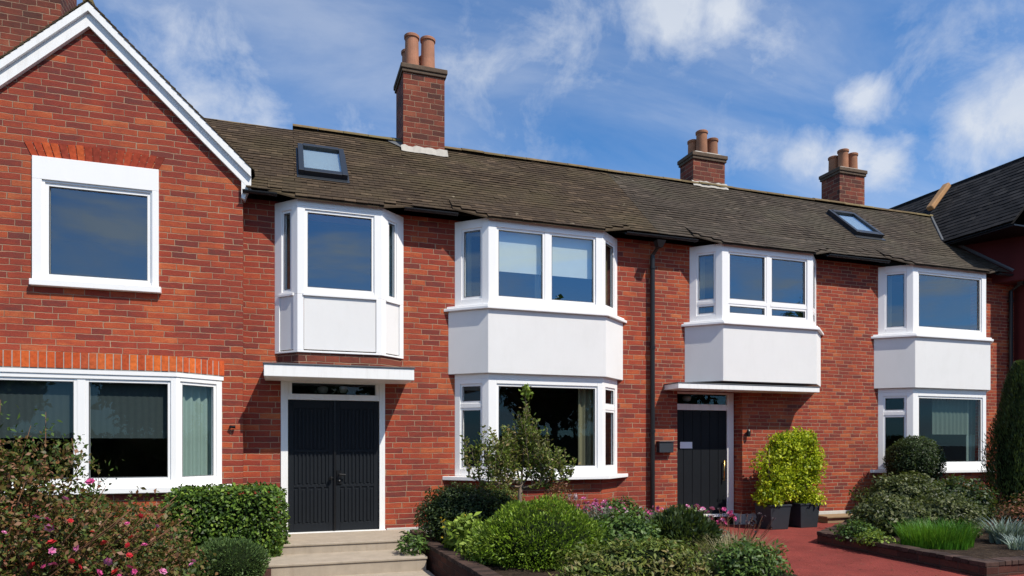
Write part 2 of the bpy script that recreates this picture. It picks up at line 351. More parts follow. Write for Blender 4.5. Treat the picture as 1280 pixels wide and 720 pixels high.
def tiles(mb, O, U, S, slope_len, rng_fn, gauge=.105, w=.18, lift=.022, mi=0, seed=1, sag=.012):
    r = random.Random(seed); O = Vector(O); U = Vector(U).normalized(); S = Vector(S).normalized(); Nn = U.cross(S)
    if Nn.z < 0: Nn = -Nn
    rows = int(slope_len/gauge)+1
    for i in range(rows):
        s0 = i*gauge
        if s0 > slope_len: break
        s1 = min(s0+gauge*1.5, slope_len+.02)
        rowoff = r.uniform(-.004, .004)
        a, b = rng_fn(s0+gauge*.4)
        k = math.floor(a/w)-1
        while True:
            x0 = k*w+(w/2 if i % 2 else 0)+.0; x1 = x0+w-.003
            k += 1
            if x1 < a+.03: continue
            if x0 > b-.03: break
            x0 = max(x0, a); x1 = min(x1, b)
            j = r.uniform(-.003, .003); lf = lift+r.uniform(-.002, .003); lf2 = lf+r.uniform(-.002, .002)
            if r.random() < .006: lf += .012; j -= .03
            sg = sag*(noise.noise(Vector((x0*.8, s0*1.3, seed)))*1.6)
            t = .014
            def P(u, s, n): return O+U*u+S*s+Nn*(n+sg)
            p = [P(x0, s0+j+rowoff, lf-t), P(x1, s0+j+rowoff, lf2-t), P(x1, s1, .004-t+.002), P(x0, s1, .004-t+.002),
                 P(x0, s0+j+rowoff, lf), P(x1, s0+j+rowoff, lf2), P(x1, s1, .006), P(x0, s1, .006)]
            mb.add(p, [(4, 5, 6, 7), (0, 1, 5, 4), (3, 0, 4, 7), (1, 2, 6, 5)], mi)

# ------------------------------------------------------------------ bays
def offs(plan, d):
    xl, xfl, xfr, xr, b, Y = plan
    a1 = xfl-xl; l1 = math.hypot(a1, b); a2 = xr-xfr; l2 = math.hypot(a2, b)
    return (xl-d*l1/b, xfl-d*(l1-a1)/b, xfr+d*(l2-a2)/b, xr+d*l2/b, b+d, Y)
def pts(plan, back=.0):
    xl, xfl, xfr, xr, b, Y = plan
    return [(xl, Y+back), (xfl, Y-b), (xfr, Y-b), (xr, Y+back)]
def faces(plan):
    p = pts(plan); return [Face(p[i], p[i+1]) for i in range(3)]
def glaze(frame, root, F, z0, z1, ml, mr, mt, mb_, cols=1, rows=None, gmat='glass_up', mid=.13, depth=.075, sash=.045, vis_bot=True):
    """white frame with panes; returns pane rectangles"""
    Lf = F.L; D0 = -depth
    frame.fbox(F, 0, ml, D0, 0, z0, z1); frame.fbox(F, Lf-mr, Lf, D0, 0, z0, z1)
    frame.fbox(F, ml, Lf-mr, D0, 0, z1-mt, z1); frame.fbox(F, ml, Lf-mr, D0, 0, z0, z0+mb_)
    a, b = ml, Lf-mr; cw = (b-a-mid*(cols-1))/cols; res = []
    zb, zt = z0+mb_, z1-mt
    bands = [(zb, zt)]
    if rows:  # z heights of transoms (centre), thickness
        bands = []; prev = zb
        for zc, th in rows:
            bands.append((prev, zc-th/2)); prev = zc+th/2
        bands.append((prev, zt))
    for c in range(cols):
        x0 = a+c*(cw+mid); x1 = x0+cw
        if c: frame.fbox(F, x0-mid, x0, D0, -.012, zb, zt)
        for i, (q0, q1) in enumerate(bands):
            if i: frame.fbox(F, x0, x1, D0, -.010, bands[i-1][1], q0)
            s = sash
            fr = -.018
            frame.fbox(F, x0, x0+s, D0+.01, fr, q0, q1); frame.fbox(F, x1-s, x1, D0+.01, fr, q0, q1)
            frame.fbox(F, x0+s, x1-s, D0+.01, fr, q1-s, q1); frame.fbox(F, x0+s, x1-s, D0+.01, fr, q0, q0+s)
            g = MB(); g.add([F.p(x0+s-.003, -.045, q0+s-.003), F.p(x1-s+.003, -.045, q0+s-.003), F.p(x1-s+.003, -.045, q1-s+.003), F.p(x0+s-.003, -.045, q1-s+.003)], [(0, 1, 2, 3)])
            g.build('pane', M[gmat], root)
            # dark gasket line
            k = MB(); e = .007
            for (u0, u1, v0, v1) in ((x0+s-e, x1-s+e, q0+s-e, q0+s), (x0+s-e, x1-s+e, q1-s, q1-s+e), (x0+s-e, x0+s, q0+s, q1-s), (x1-s, x1-s+e, q0+s, q1-s)):
                k.fbox(F, u0, u1, -.04, fr+.002, v0, v1)
            k.build('gasket', M['lead'], root)
            res.append((F, x0, x1, q0, q1))
    return res
def drape(parent, name, F, s0, s1, z0, z1, n, mat, wave=.02, wl=.09):
    mb = MB(); k = max(4, int((s1-s0)/wl*6)); vs = []
    for i in range(k+1):
        s = s0+(s1-s0)*i/k; nn = n+wave*math.sin(2*math.pi*(s-s0)/wl+.7*math.sin(s*9))
        vs += [F.p(s, nn, z0), F.p(s, nn*1.0, z1)]
    mb.add(vs, [(2*i, 2*i+2, 2*i+3, 2*i+1) for i in range(k)])
    return mb.build(name, mat, parent, smooth=True)

def slab(mb, plan, z0, z1, back=.0): mb.prism(pts(plan, back), z0, z1)

# ------------------------------------------------------------------ houses
gable = empty('gable_house', (-2.57, -.2, -.35), 'red brick house with white edged pointed gable, left of the terrace', 'house')
h1 = empty('terraced_house', (.8, 0, -.2), 'terraced brick house with charcoal double doors, tall chimney and two upper bays', 'house', 'brick terraced houses in a row')
h2 = empty('terraced_house', (7.7, 0, -.2), 'terraced brick house with single black door and two short chimneys, right of the drainpipe', 'house', 'brick terraced houses in a row')
wing = empty('neighbouring_house', (16.5, -1, -.3), 'dark slate roofed house with maroon wall at right end of terrace', 'house')

# bay plans (wall plane Y)
P1 = (-.12, .21, 1.48, 1.88, .35, 0.)
P2 = (2.63, 3.18, 5.31, 5.90, .50, 0.)
P3 = (7.20, 7.70, 9.84, 10.40, .50, 0.)
P4 = (11.79, 12.36, 14.50, 15.07, .50, 0.)
PG = (-4.29, -3.74, -1.41, -.84, .45, -.2)

# gable house walls
GX0, GX1, GAP = -4.57, -.57, -2.57
mb = MB()
wall_grid(mb, GX0, GX1, -.45, 5.30, -.2, .3, [(-3.2, -1.74, 3.6, 5.30), (-4.2, -.93, .75, 2.35)])
zt = 5.30+2.0*.966
for y, fl in ((-.2, 0), (.1, 1)):
    f = (0, 1, 2) if not fl else (2, 1, 0)
    mb.add([(GX0, y, 5.3), (GX1, y, 5.3), (GAP, y, zt)], [f])
mb.box(GX0, GX0+.3, .1, 5, -.45, 5.2); mb.box(GX1-.3, GX1, .1, 5, -.45, 5.2); mb.box(GX0, GX1, 5.0, 5.3, -.45, 5.2)
mb.add([(GX0, 5.3, 5.2), (GX1, 5.3, 5.2), (GAP, 5.3, 7.13)], [(0, 2, 1)])
mb.build('wall', M['brick'], gable)
# interior
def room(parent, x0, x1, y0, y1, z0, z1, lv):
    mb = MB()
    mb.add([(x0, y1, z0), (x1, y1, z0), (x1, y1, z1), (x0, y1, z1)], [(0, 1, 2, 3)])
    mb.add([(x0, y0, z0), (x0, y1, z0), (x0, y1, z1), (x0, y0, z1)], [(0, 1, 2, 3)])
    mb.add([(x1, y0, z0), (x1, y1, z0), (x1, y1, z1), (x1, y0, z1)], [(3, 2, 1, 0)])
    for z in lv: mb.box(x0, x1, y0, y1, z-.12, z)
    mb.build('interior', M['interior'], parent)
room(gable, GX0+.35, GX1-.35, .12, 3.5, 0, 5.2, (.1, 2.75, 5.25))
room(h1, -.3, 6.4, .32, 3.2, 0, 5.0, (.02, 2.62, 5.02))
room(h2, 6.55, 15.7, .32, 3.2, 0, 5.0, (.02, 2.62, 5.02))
# partitions between rooms
for par, xs in ((h1, (2.1,)), (h2, (10.9,))):
    mb = MB()
    for x in xs: mb.box(x, x+.1, .33, 3.19, 0, 5)
    mb.build('partition', M['interior'], par)
mb = MB(); mb.box(8.55, 8.65, .33, 3.19, 0, 2.5); mb.build('partition', M['interior'], h2)

# gable roof
mb = MB(); sl = 44
for sgn in (-1, 1):
    S = Vector((-sgn*math.cos(R(sl)), 0, math.sin(R(sl)))); ex = GAP+sgn*2.15; ez = 7.50-2.15*math.tan(R(sl))
    ln = 2.15/math.cos(R(sl))
    U = Vector((0, 1, 0))
    tiles(mb, (ex, -.33, ez), (0, 1, 0), S, ln, lambda s: (0, 5.8), seed=3+sgn)
    nrm = Vector((sgn*math.sin(R(sl)), 0, math.cos(R(sl))))
    A = Vector((ex, -.30, ez)); B = Vector((GAP, -.30, 7.50)); 
    q = [A-nrm*.03, B-nrm*.03]
    mb.add([q[0], q[1], q[1]+Vector((0, 5.7, 0)), q[0]+Vector((0, 5.7, 0))], [(0, 1, 2, 3)])
ro = mb.build('roof', M['tile'], gable)
mb = MB()
for k in range(13): mb.tube([(GAP, -.3+k*.45, 7.5), (GAP, -.3+k*.45+.44, 7.5)], .07, 10)
mb.build('ridge', M['ridge'], ro)
# barge boards
for sgn in (-1, 1):
    def bl(x, off): return 7.47-abs(x-GAP)*math.tan(R(sl))-off
    xe = GAP+sgn*2.12
    b1 = MB(); b2_ = MB()
    for (m_, o0, o1, y0, y1) in ((b1, .0, .29, -.27, -.205), (b2_, -.02, .10, -.32, -.272)):
        p = [(GAP, y0, bl(GAP, o1)), (xe, y0, bl(xe, o1)), (xe, y1, bl(xe, o1)), (GAP, y1, bl(GAP, o1)),
             (GAP, y0, bl(GAP, o0)), (xe, y0, bl(xe, o0)), (xe, y1, bl(xe, o0)), (GAP, y1, bl(GAP, o0))]
        if sgn < 0: p = [p[1], p[0], p[3], p[2], p[5], p[4], p[7], p[6]]
        m_.hexa(p)
    # boxed foot
    xi = GAP+sgn*1.985
    fo = [(xi, bl(xi, .2)), (xi, bl(xe, .29)-.12), (xi+sgn*.04, bl(xe, .29)-.14), (xe-sgn*.02, bl(xe, .29)+.06), (xe, bl(xe, .15))]
    n = len(fo)
    b1.add([(x, -.268, z) for x, z in fo]+[(x, -.10, z) for x, z in fo], [tuple(range(n)), tuple(range(2*n-1, n-1, -1))]+[(i, (i+1) % n, n+(i+1) % n, n+i) for i in range(n)])
    b = b1.build('barge_board', M['white_paint'], gable); b2_.build('fascia_strip', M['white_paint'], b)

# gable upper window
gw = MB(); F = Face((-3.26, -.235), (-1.70, -.235))
w = empty('window', (0, 0, 0)); w.parent = gable; w.location = (0, 0, 0)
bpy.data.objects.remove(w)
fr = MB()
fr.fbox(F, 0, F.L, -.06, 0, 4.985, 5.30)          # lintel board
fr.fbox(F, 0, .115, -.06, 0, 3.57, 4.985); fr.fbox(F, F.L-.085, F.L, -.06, 0, 3.57, 4.985)
win = fr.build('window', M['upvc'], gable, bevel=.005)
f2 = MB(); F2 = Face((-3.145, -.215), (-1.785, -.215))
glaze(f2, win, F2, 3.60, 4.985, .035, .02, .03, .05, 1, sash=.05)
f2.build('frame', M['upvc'], win, bevel=.004)
s = MB(); s.box(-3.28, -1.665, -.285, -.14, 3.515, 3.60); s.build('sill', M['upvc'], win, bevel=.006)
# flat arch of voussoirs over it
mb = MB(); n = 17; x0, x1 = -3.27, -1.69
for i in range(n):
    a = x0+(x1-x0)*i/n; b = x0+(x1-x0)*(i+1)/n-.017; c = (x0+x1)/2
    sp = .11
    a2 = a+(a-c)*sp; b2 = b+(b-c)*sp
    rise = lambda x: .035*(1-((x-c)/.8)**2)
    ht = .185+random.uniform(-.005, .005); pr = random.uniform(.008, .016)
    mb.hexa([(a, -.2-pr, 5.303), (b, -.2-pr, 5.303), (b, -.12, 5.303), (a, -.12, 5.303), (a2, -.2-pr, 5.30+ht+rise(a)), (b2, -.2-pr, 5.30+ht+rise(b)), (b2, -.12, 5.30+ht+rise(b)), (a2, -.12, 5.30+ht+rise(a))])
mb.build('arch', M['soldier_dark'], gable)

# gable lower bay
def soldier(parent, plan, z0, z1, w=.098, name='arch', mat='soldier'):
    mb = MB()
    for F in faces(plan):
        n = max(1, round(F.L/w)); ww = F.L/n
        for i in range(n):
            pr = random.uniform(.0, .006)
            mb.fbox(F, i*ww+.007, (i+1)*ww-.007, -.08, pr, z0, z1+random.uniform(-.003, .003))
    return mb.build(name, M[mat], parent)
soldier(gable, offs(PG, .010), 2.355, 2.565)
mb = MB(); slab(mb, offs(PG, .006), 2.34, 2.563, .0); mb.build('arch_backing', M['mortar'], gable)
mb = MB(); slab(mb, offs(PG, -.01), -.45, .66, .0); mb.build('bay_base', M['brick'], gable)
fr = MB(); bayg = None
bw = MB(); slab(bw, offs(PG, .004), 2.28, 2.352, 0)
bayg = bw.build('bay_window', M['upvc'], gable, bevel=.004)
Fs = faces(offs(PG, -.01))
rects = []
rects += glaze(fr, bayg, Fs[0], .74, 2.28, .09, .06, .06, .10, 1, gmat='glass_low')
rects += glaze(fr, bayg, Fs[1], .74, 2.28, .07, .07, .06, .10, 2, gmat='glass_low', mid=.10)
rects += glaze(fr, bayg, Fs[2], .74, 2.28, .06, .09, .06, .10, 1, gmat='glass_low')
fr.build('frame', M['upvc'], bayg, bevel=.005)
s = MB(); slab(s, offs(PG, .075), .665, .745, 0); s.build('sill', M['upvc'], bayg, bevel=.008)
for (F, a, b, z0, z1) in rects[1:3]: drape(bayg, 'blind', F, a-.02, b+.02, z1-.80, z1+.1, -.13, M['blind_dark'], .0022, .085)
F, a, b, z0, z1 = rects[3]; drape(bayg, 'curtain', F, a+.12, b+.1, z0, z1+.05, -.16, M['curtain'], .022, .11)
F, a, b, z0, z1 = rects[0]; drape(bayg, 'curtain', F, a-.1, b-.12, z0, z1+.05, -.16, M['curtain'], .022, .11)
# tap on wall
t = MB(); t.tube([(-.74, -.2, 1.60), (-.74, -.245, 1.60), (-.71, -.25, 1.595), (-.67, -.25, 1.595)], [.018, .018, .02, .024], 8)
t.build('wall_tap', M['iron'], gable)
# left chimney
def chimney(parent, x0, x1, y0, y1, zb, zt, pots, potm, mat='brick_dark', flash=True, capd=.05):
    mb = MB(); mb.box(x0, x1, y0, y1, zb-.8, zt-.15)
    c = mb.build('chimney', M[mat], parent)
    mb = MB(); mb.box(x0-capd*.6, x1+capd*.6, y0-capd*.6, y1+capd*.6, zt-.15, zt-.09); mb.box(x0-capd, x1+capd, y0-capd, y1+capd, zt-.088, zt)
    mb.build('cap', M['capstone'], c, bevel=.012)
    mb = MB(); q = [(x0-.01, y0-.01), (x1+.01, y0-.01), (x1+.01, y1+.01), (x0-.01, y1+.01)]
    cx, cy = (x0+x1)/2, (y0+y1)/2
    mb.hexa([(a, b, zt+.002) for a, b in q]+[((a-cx)*.7+cx, (b-cy)*.7+cy, zt+.07) for a, b in q])
    mb.build('flaunching', M['mortar'], c)
    for (px, py, r, h) in pots:
        mb = MB(); mb.lathe((px, py, zt+.01), [(r*1.02, 0), (r*.97, h*.5), (r*.94, h-.06), (r*1.08, h-.055), (r*1.1, h-.01), (r*1.02, h), (r*.8, h), (r*.8, h-.2)], 24)
        mb.build('chimney_pot', M[potm], c, smooth=False)
    if flash:
        mb = MB(); tz = lambda y: 5.15+(y+.3)*.9
        # cement fillet along the front base
        z = tz(y0); n = 12; vs = []
        for i in range(n+1):
            x = x0-.05+(x1-x0+.1)*i/n; dz = random.uniform(-.015, .02)
            vs += [(x, y0-.09+random.uniform(-.02, .015), tz(y0-.09)+.035), (x, y0-.012, z+.10+dz)]
        mb.add(vs, [(2*i, 2*i+2, 2*i+3, 2*i+1) for i in range(n)])
        mb.build('flashing', M['mortar'], c)
    return c
chimney(gable, -4.75, -3.38, 1.5, 2.4, 6.6, 10.2, [(-4.4, 1.9, .13, .5), (-3.8, 1.9, .13, .5)], 'pot', flash=False)

# terraced walls
b2h = lambda P: (P[0]+.12, P[3]-.12)
mb = MB()
wall_grid(mb, -.57, 6.47, -.45, 5.1, 0, .3, [(0.02, 1.53, -.1, 2.32), (.0, 1.76, 3.6, 4.95), (*b2h(P2), .9, 2.42), (*b2h(P2), 3.7, 5.0)])
mb.build('wall', M['brick'], h1)
mb = MB(); mb.box(-.57, 6.47, 4.2, 4.5, -.45, 5.0); mb.build('back_wall', M['brick'], h1)
mb = MB()
wall_grid(mb, 6.47, 15.92, -.45, 5.1, 0, .3, [(7.04, 8.50, -.25, 2.36), (*b2h(P3), 3.7, 5.0), (*b2h(P4), .9, 2.42), (*b2h(P4), 3.7, 5.0)])
mb.build('wall', M['brick_far'], h2)
mb = MB(); mb.box(6.47, 15.92, 4.2, 4.5, -.45, 5.0); mb.build('back_wall', M['brick_far'], h2)
# plinths
mb = MB(); mb.box(1.60, 2.60, -.03, 0.01, -.3, -.03); mb.build('plinth', M['plinth'], h1, bevel=.005)
mb = MB(); mb.box(8.50, 11.85, -.035, .01, -.3, -.03); mb.box(8.46, 8.498, -.03, .24, -.3, -.03); mb.build('plinth', M['plinth'], h2, bevel=.005)

# main roof
PIT = R(42); TP = math.tan(PIT); EY, EZ = -.30, 5.15; RY = 1.87
def rz(y): return EZ+(y-EY)*.9
SV = Vector((0, math.cos(PIT), math.sin(PIT)))
SL = (RY-EY)/math.cos(PIT)
def xr_at(s):
    z = EZ+s*math.sin(PIT); y = EY+s*math.cos(PIT)
    if z > 6.03: return 14.60+(z-6.03)*.96
    t = (y-(-.38))/(.7+.38); return 15.42+(14.75-15.42)*t
r1 = MB()
tiles(r1, (0, EY, EZ), (1, 0, 0), SV, SL-.13, lambda s: (-1.6 if s > .30 else -.52, .17), seed=12)
tiles(r1, (0, EY, EZ), (1, 0, 0), SV, SL, lambda s: (.17, 6.47), seed=12)
def quad(mb, a, b, c, d): mb.add([a, b, c, d], [(0, 1, 2, 3)])
def under(mb, x0, x1, dz=0):
    k = .04
    quad(mb, (x0, EY+.04, EZ-k+dz), (x1, EY+.04, EZ-k+dz), (x1, RY, rz(RY)-k+dz), (x0, RY, rz(RY)-k+dz))
    quad(mb, (x0, RY, rz(RY)-k+dz), (x1, RY, rz(RY)-k+dz), (x1, RY+2.7, rz(RY)-k+dz-2.4), (x0, RY+2.7, rz(RY)-k+dz-2.4))
under(r1, -.52, 6.47); quad(r1, (-1.6, .0, rz(0)-.04), (-.521, .0, rz(0)-.04), (-.521, RY, rz(RY)-.04), (-1.6, RY, rz(RY)-.04))
roof1 = r1.build('roof', M['tile'], h1)
r2 = MB(); tiles(r2, (0, EY, EZ), (1, 0, 0), SV, SL, lambda s: (6.47, xr_at(s)), seed=12); under(r2, 6.472, 15.3)
roof2 = r2.build('roof', M['tile_far'], h2)
def ridge(parent, x0, x1, dz=0, mat='ridge'):
    mb = MB(); x = x0
    while x < x1:
        e = min(x+.45, x1); j = random.uniform(-.008, .008); n = 8
        prof = [(math.cos(math.pi*k/n)*.115, math.sin(math.pi*k/n)*.075) for k in range(n+1)]
        vs = [(xx, RY+p, rz(RY)-.02+dz+q+j) for xx in (x, e-.008) for p, q in prof]
        mb.add(vs, [(k, k+1, n+2+k, n+1+k) for k in range(n)]+[tuple(range(n+1)), tuple(range(2*n+1, n, -1))])
        x = e
    mb.build('ridge', M[mat], parent)
ridge(roof1, -1.6, .17, -.11); ridge(roof1, .17, 6.47); ridge(roof2, 6.47, 15.66)

def half_gutter(parent, x0, x1, mat='black'):
    mb = MB(); n = 8; y = -.30; z = 5.118; r = .042
    prof = [(math.cos(math.pi*k/n)*r, -math.sin(math.pi*k/n)*r) for k in range(n+1)]
    prof2 = [(p*.9, q*.88+.003) for p, q in prof]
    ring = prof+prof2[::-1]
    N2 = len(ring)
    vs = [(xx, y+p, z+q) for xx in (x0, x1) for p, q in ring]
    mb.add(vs, [(k, (k+1) % N2, N2+(k+1) % N2, N2+k) for k in range(N2)]+[tuple(range(N2)), tuple(range(2*N2-1, N2-1, -1))])
    mb.build('gutter', M[mat], parent)
for a, b in ((-.57, -.08), (1.84, 2.72), (5.8, 6.47)): half_gutter(h1, a, b)
for a, b in ((6.472, 7.28), (10.30, 11.88), (14.98, 15.88)): half_gutter(h2, a, b)
# downpipes
def downpipe(x, y, zt, zb, hop=True):
    mb = MB(); mb.tube([(x, -.33, zt), (x, -.30, zt-.08), (x, y, zt-.20), (x, y, zb)], .042, 12)
    if hop: mb.hexa([(x-.045, -.36, zt-.12), (x+.045, -.36, zt-.12), (x+.045, -.26, zt-.12), (x-.045, -.26, zt-.12), (x-.09, -.40, zt), (x+.09, -.40, zt), (x+.09, -.25, zt), (x-.09, -.25, zt)])
    for z in (zb+.25, zb+1.75, zb+3.3, zt-.45):
        mb.tube([(x, y, z), (x, y, z+.05)], .052, 12); mb.box(x-.02, x+.02, y, 0, z+.01, z+.04)
    return mb.build('downpipe', M['black'], h2)
downpipe(6.47, -.075, 5.02, -.2); downpipe(15.72, -.075, 5.02, -.2)

# hoods above bays
def hood(parent, plan, zf, mat, name='bay_roof'):
    p = offs(plan, .07); xl, xfl, xfr, xr, b, Y = p
    yb = .02; zb = rz(yb)+.008; yf = -b
    xl2, xr2 = xl+.02, xr-.02
    z_e = zf-.062; sl_ = (zb-z_e)/(yb-yf); zz_ = lambda y: z_e+(y-yf)*sl_
    xa, xb = xl+.0, xr-.0
    P6 = [(xfl, yf), (xfr, yf), (xb, EY), (xb, yb), (xa, yb), (xa, EY)]
    mb = MB(); th = .026
    mb.add([(x, y, zz_(y)) for x, y in P6]+[(x, y, zz_(y)-th) for x, y in P6], [tuple(range(6)), tuple(range(11, 5, -1))]+[(i, 6+i, 6+(i+1) % 6, (i+1) % 6) for i in range(6)])
    S = Vector((0, yb-yf, zb-z_e)); ln = S.length; k_ = (EY-yf)/(yb-yf)*ln
    tiles(mb, (0, yf-.012, z_e+.002), (1, 0, 0), S, ln-.02, lambda s: (xfl+(xa-xfl)*min(1, max(0, s-.07)/k_), xfr+(xb-xfr)*min(1, max(0, s-.07)/k_)), seed=int(xl*10), lift=.018, sag=0)
    mb.build(name, M[mat], parent)

# ---- generic bays
def bay_block(parent, plan, z0, z1, zs, label=None):
    """rendered panel body between storeys"""
def upper_bay(parent, plan, cols, rows, right=True, blinds=None):
    body = MB(); slab(body, plan, 2.505, 3.55, 0)
    bay = body.build('bay_window', M['render'], parent, bevel=.006)
    s = MB(); slab(s, offs(plan, .055), 3.552, 3.60, 0); slab(s, offs(plan, .02), 3.6, 3.635, 0); s.build('sill', M['upvc'], bay, bevel=.008)
    wp = offs(plan, -.075); Fs = faces(wp)
    fr = MB(); z0, z1 = 3.637, 5.068; rects = []
    rects += glaze(fr, bay, Fs[0], z0, z1, .13, .12, .14, .12, 1, rows)
    rects += glaze(fr, bay, Fs[1], z0, z1, .14, .13, .14, .12, cols, rows, mid=.09)
    rects += glaze(fr, bay, Fs[2], z0, z1, .12, .13, .14, .12, 1, rows)
    fr.build('frame', M['upvc'], bay, bevel=.005)
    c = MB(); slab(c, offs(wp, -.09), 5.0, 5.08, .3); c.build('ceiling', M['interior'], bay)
    return bay, rects
def lower_bay(parent, plan, dark_base=False):
    wp = offs(plan, -.075); Fs = faces(wp)
    top = MB(); slab(top, offs(wp, -.0), 2.42, 2.503, 0)
    bay = top.build('bay_window', M['upvc'], parent, bevel=.004)
    fr = MB(); z0, z1 = .805, 2.42; rects = []
    rows = [(1.98, .075)]
    rects += glaze(fr, bay, Fs[0], z0, z1, .10, .12, .08, .12, 1, rows, gmat='glass_low')
    rects += glaze(fr, bay, Fs[1], z0, z1, .14, .10, .08, .12, 1, None, gmat='glass_low')
    rects += glaze(fr, bay, Fs[2], z0, z1, .12, .10, .08, .12, 1, rows, gmat='glass_low')
    fr.build('frame', M['upvc'], bay, bevel=.005)
    s = MB(); slab(s, offs(plan, .07), .735, .80, 0); s.build('sill', M['upvc'], bay, bevel=.008)
    b = MB(); slab(b, offs(wp, -.01), -.45, .733, 0); b.build('bay_base', M['brick'], parent)
    return bay, rects
# bay 2 (upper + lower)
bay, rc = upper_bay(h1, P2, 2, None)
for (F, a, b, z0, z1) in rc[1:3]:
    drape(bay, 'blind', F, a-.03, b+.03, z0+.47, z1+.08, -.12, M['blind_white'], .0, .3)
    drape(bay, 'curtain', F, b-.13 if (F, a, b, z0, z1) == rc[1] else a-.1, b+.02 if (F, a, b, z0, z1) == rc[1] else a+.02, z0, z1, -.16, M['curtain_beige'], .01, .06)
F, a, b, z0, z1 = rc[0]; drape(bay, 'curtain', F, a-.05, a+.12, z0-.05, z1+.08, -.14, M['curtain_beige'], .015, .08)
F, a, b, z0, z1 = rc[3]; drape(bay, 'curtain', F, b-.16, b+.05, z0-.05, z1+.08, -.14, M['curtain_beige'], .015, .08)
hood(h1, offs(P2, -.075), 5.115, 'tile')
bay, rc = lower_bay(h1, P2)
F, a, b, z0, z1 = rc[2]; drape(bay, 'curtain', F, b-.28, b+.05, z0-.05, z1+.08, -.2, M['curtain_beige'], .02, .10)
# bay 3 upper
bay, rc = upper_bay(h2, P3, 2, [(3.99, .06)])
F, a, b, z0, z1 = rc[0]; drape(bay, 'curtain', F, a-.05, a+.13, z0-.05, z1+1.0, -.14, M['curtain_beige'], .015, .08)
hood(h2, offs(P3, -.075), 5.115, 'tile_far')
# bay 4
bay, rc = upper_bay(h2, P4, 1, None)
F, a, b, z0, z1 = rc[0]; drape(bay, 'curtain', F, a-.05, a+.14, z0-.05, z1+.08, -.14, M['curtain_beige'], .015, .08)
hood(h2, offs(P4, -.075), 5.115, 'tile_far')
bay, rc = lower_bay(h2, P4)
F, a, b, z0, z1 = rc[2]; drape(bay, 'curtain', F, a+.62, b+.05, z0+.62, z1+.08, -.2, M['net'], .008, .12)
drape(bay, 'curtain', F, b-.2, b+.05, z0-.05, z1+.08, -.22, M['curtain'], .02, .1)

# ---- bay 1 over the double doors
core = MB(); slab(core, offs(P1, -.03), 2.525, 2.735, 0); core.build('bay_base', M['brick_dark'], h1)
top = MB(); slab(top, P1, 4.965, 5.062, 0)
bay = top.build('bay_window', M['upvc'], h1, bevel=.004)
top = MB(); slab(top, P1, 2.737, 2.765, 0); top.build('base_board', M['upvc'], bay, bevel=.004)
fr = MB(); Fs = faces(P1)
rr = []
rr += glaze(fr, bay, Fs[0], 3.62, 4.965, .15, .13, .05, .05, 1)
rr += glaze(fr, bay, Fs[1], 3.62, 4.965, .11, .12, .05, .08, 1)
rr += glaze(fr, bay, Fs[2], 3.62, 4.965, .15, .17, .05, .05, 1)
for F, a, b in ((Fs[0], .10, .09), (Fs[1], .09, .09), (Fs[2], .10, .10)):
    fr.fbox(F, 0, a, -.075, 0, 2.765, 3.62); fr.fbox(F, F.L-b, F.L, -.075, 0, 2.765, 3.62)
    fr.fbox(F, a-.01, F.L-b+.01, -.05, .018, 3.60, 3.64)
fr.build('frame', M['upvc'], bay, bevel=.005)
pn = MB()
for F, a, b in ((Fs[0], .10, .09), (Fs[1], .09, .09), (Fs[2], .10, .10)): pn.fbox(F, a+.006, F.L-b-.006, -.07, -.012, 2.785, 3.598)
pn.build('panel', M['render'], bay, bevel=.003)
F, a, b, z0, z1 = rr[0]
drape(bay, 'curtain', F, a, a+.1, z0-.05, z1+.05, -.12, M['curtain_beige'], .01, .06)
F, a, b, z0, z1 = rr[2]; drape(bay, 'curtain', F, b-.10, b+.05, z0-.05, z1+.05, -.12, M['curtain'], .01, .06)
hood(h1, P1, 5.125, 'tile')

# ---- canopies
mb = MB(); mb.box(-.26, 1.92, -.74, -.001, 2.32, 2.495); can = mb.build('canopy', M['white_paint'], h1, bevel=.008)
mb = MB(); mb.box(-.275, 1.935, -.755, -.001, 2.497, 2.517); mb.build('lead_top', M['lead'], can, bevel=.004)
mb = MB(); mb.box(6.76, 9.93, -.48, -.001, 2.345, 2.44); can = mb.build('canopy', M['white_paint'], h2, bevel=.008)
mb = MB(); mb.box(6.75, 9.94, -.49, -.001, 2.442, 2.458); mb.build('lead_top', M['lead'], can, bevel=.004)

# ---- door 1 (double)
fr = MB(); F = Face((-.03, -.02), (1.575, -.02))
fr.fbox(F, 0, .105, -.12, 0, -.05, 2.323); fr.fbox(F, F.L-.09, F.L, -.12, 0, -.05, 2.323)
fr.fbox(F, .105, F.L-.09, -.12, -.004, 2.30, 2.323); fr.fbox(F, .105, F.L-.09, -.12, -.004, 2.035, 2.125)
fr.fbox(F, .105, .165, -.10, -.014, 2.125, 2.30); fr.fbox(F, F.L-.15, F.L-.09, -.10, -.014, 2.125, 2.30)
dframe = fr.build('door_frame', M['white_paint'], h1, bevel=.005)
g = MB(); g.add([F.p(.165, -.05, 2.125), F.p(F.L-.15, -.05, 2.125), F.p(F.L-.15, -.05, 2.30), F.p(.165, -.05, 2.30)], [(0, 1, 2, 3)]); g.build('fanlight_pane', M['glass_low'], dframe)
th = MB(); th.box(-.04, 1.585, -.10, .1, -.09, -.045); th.build('threshold', M['white_paint'], dframe, bevel=.008)
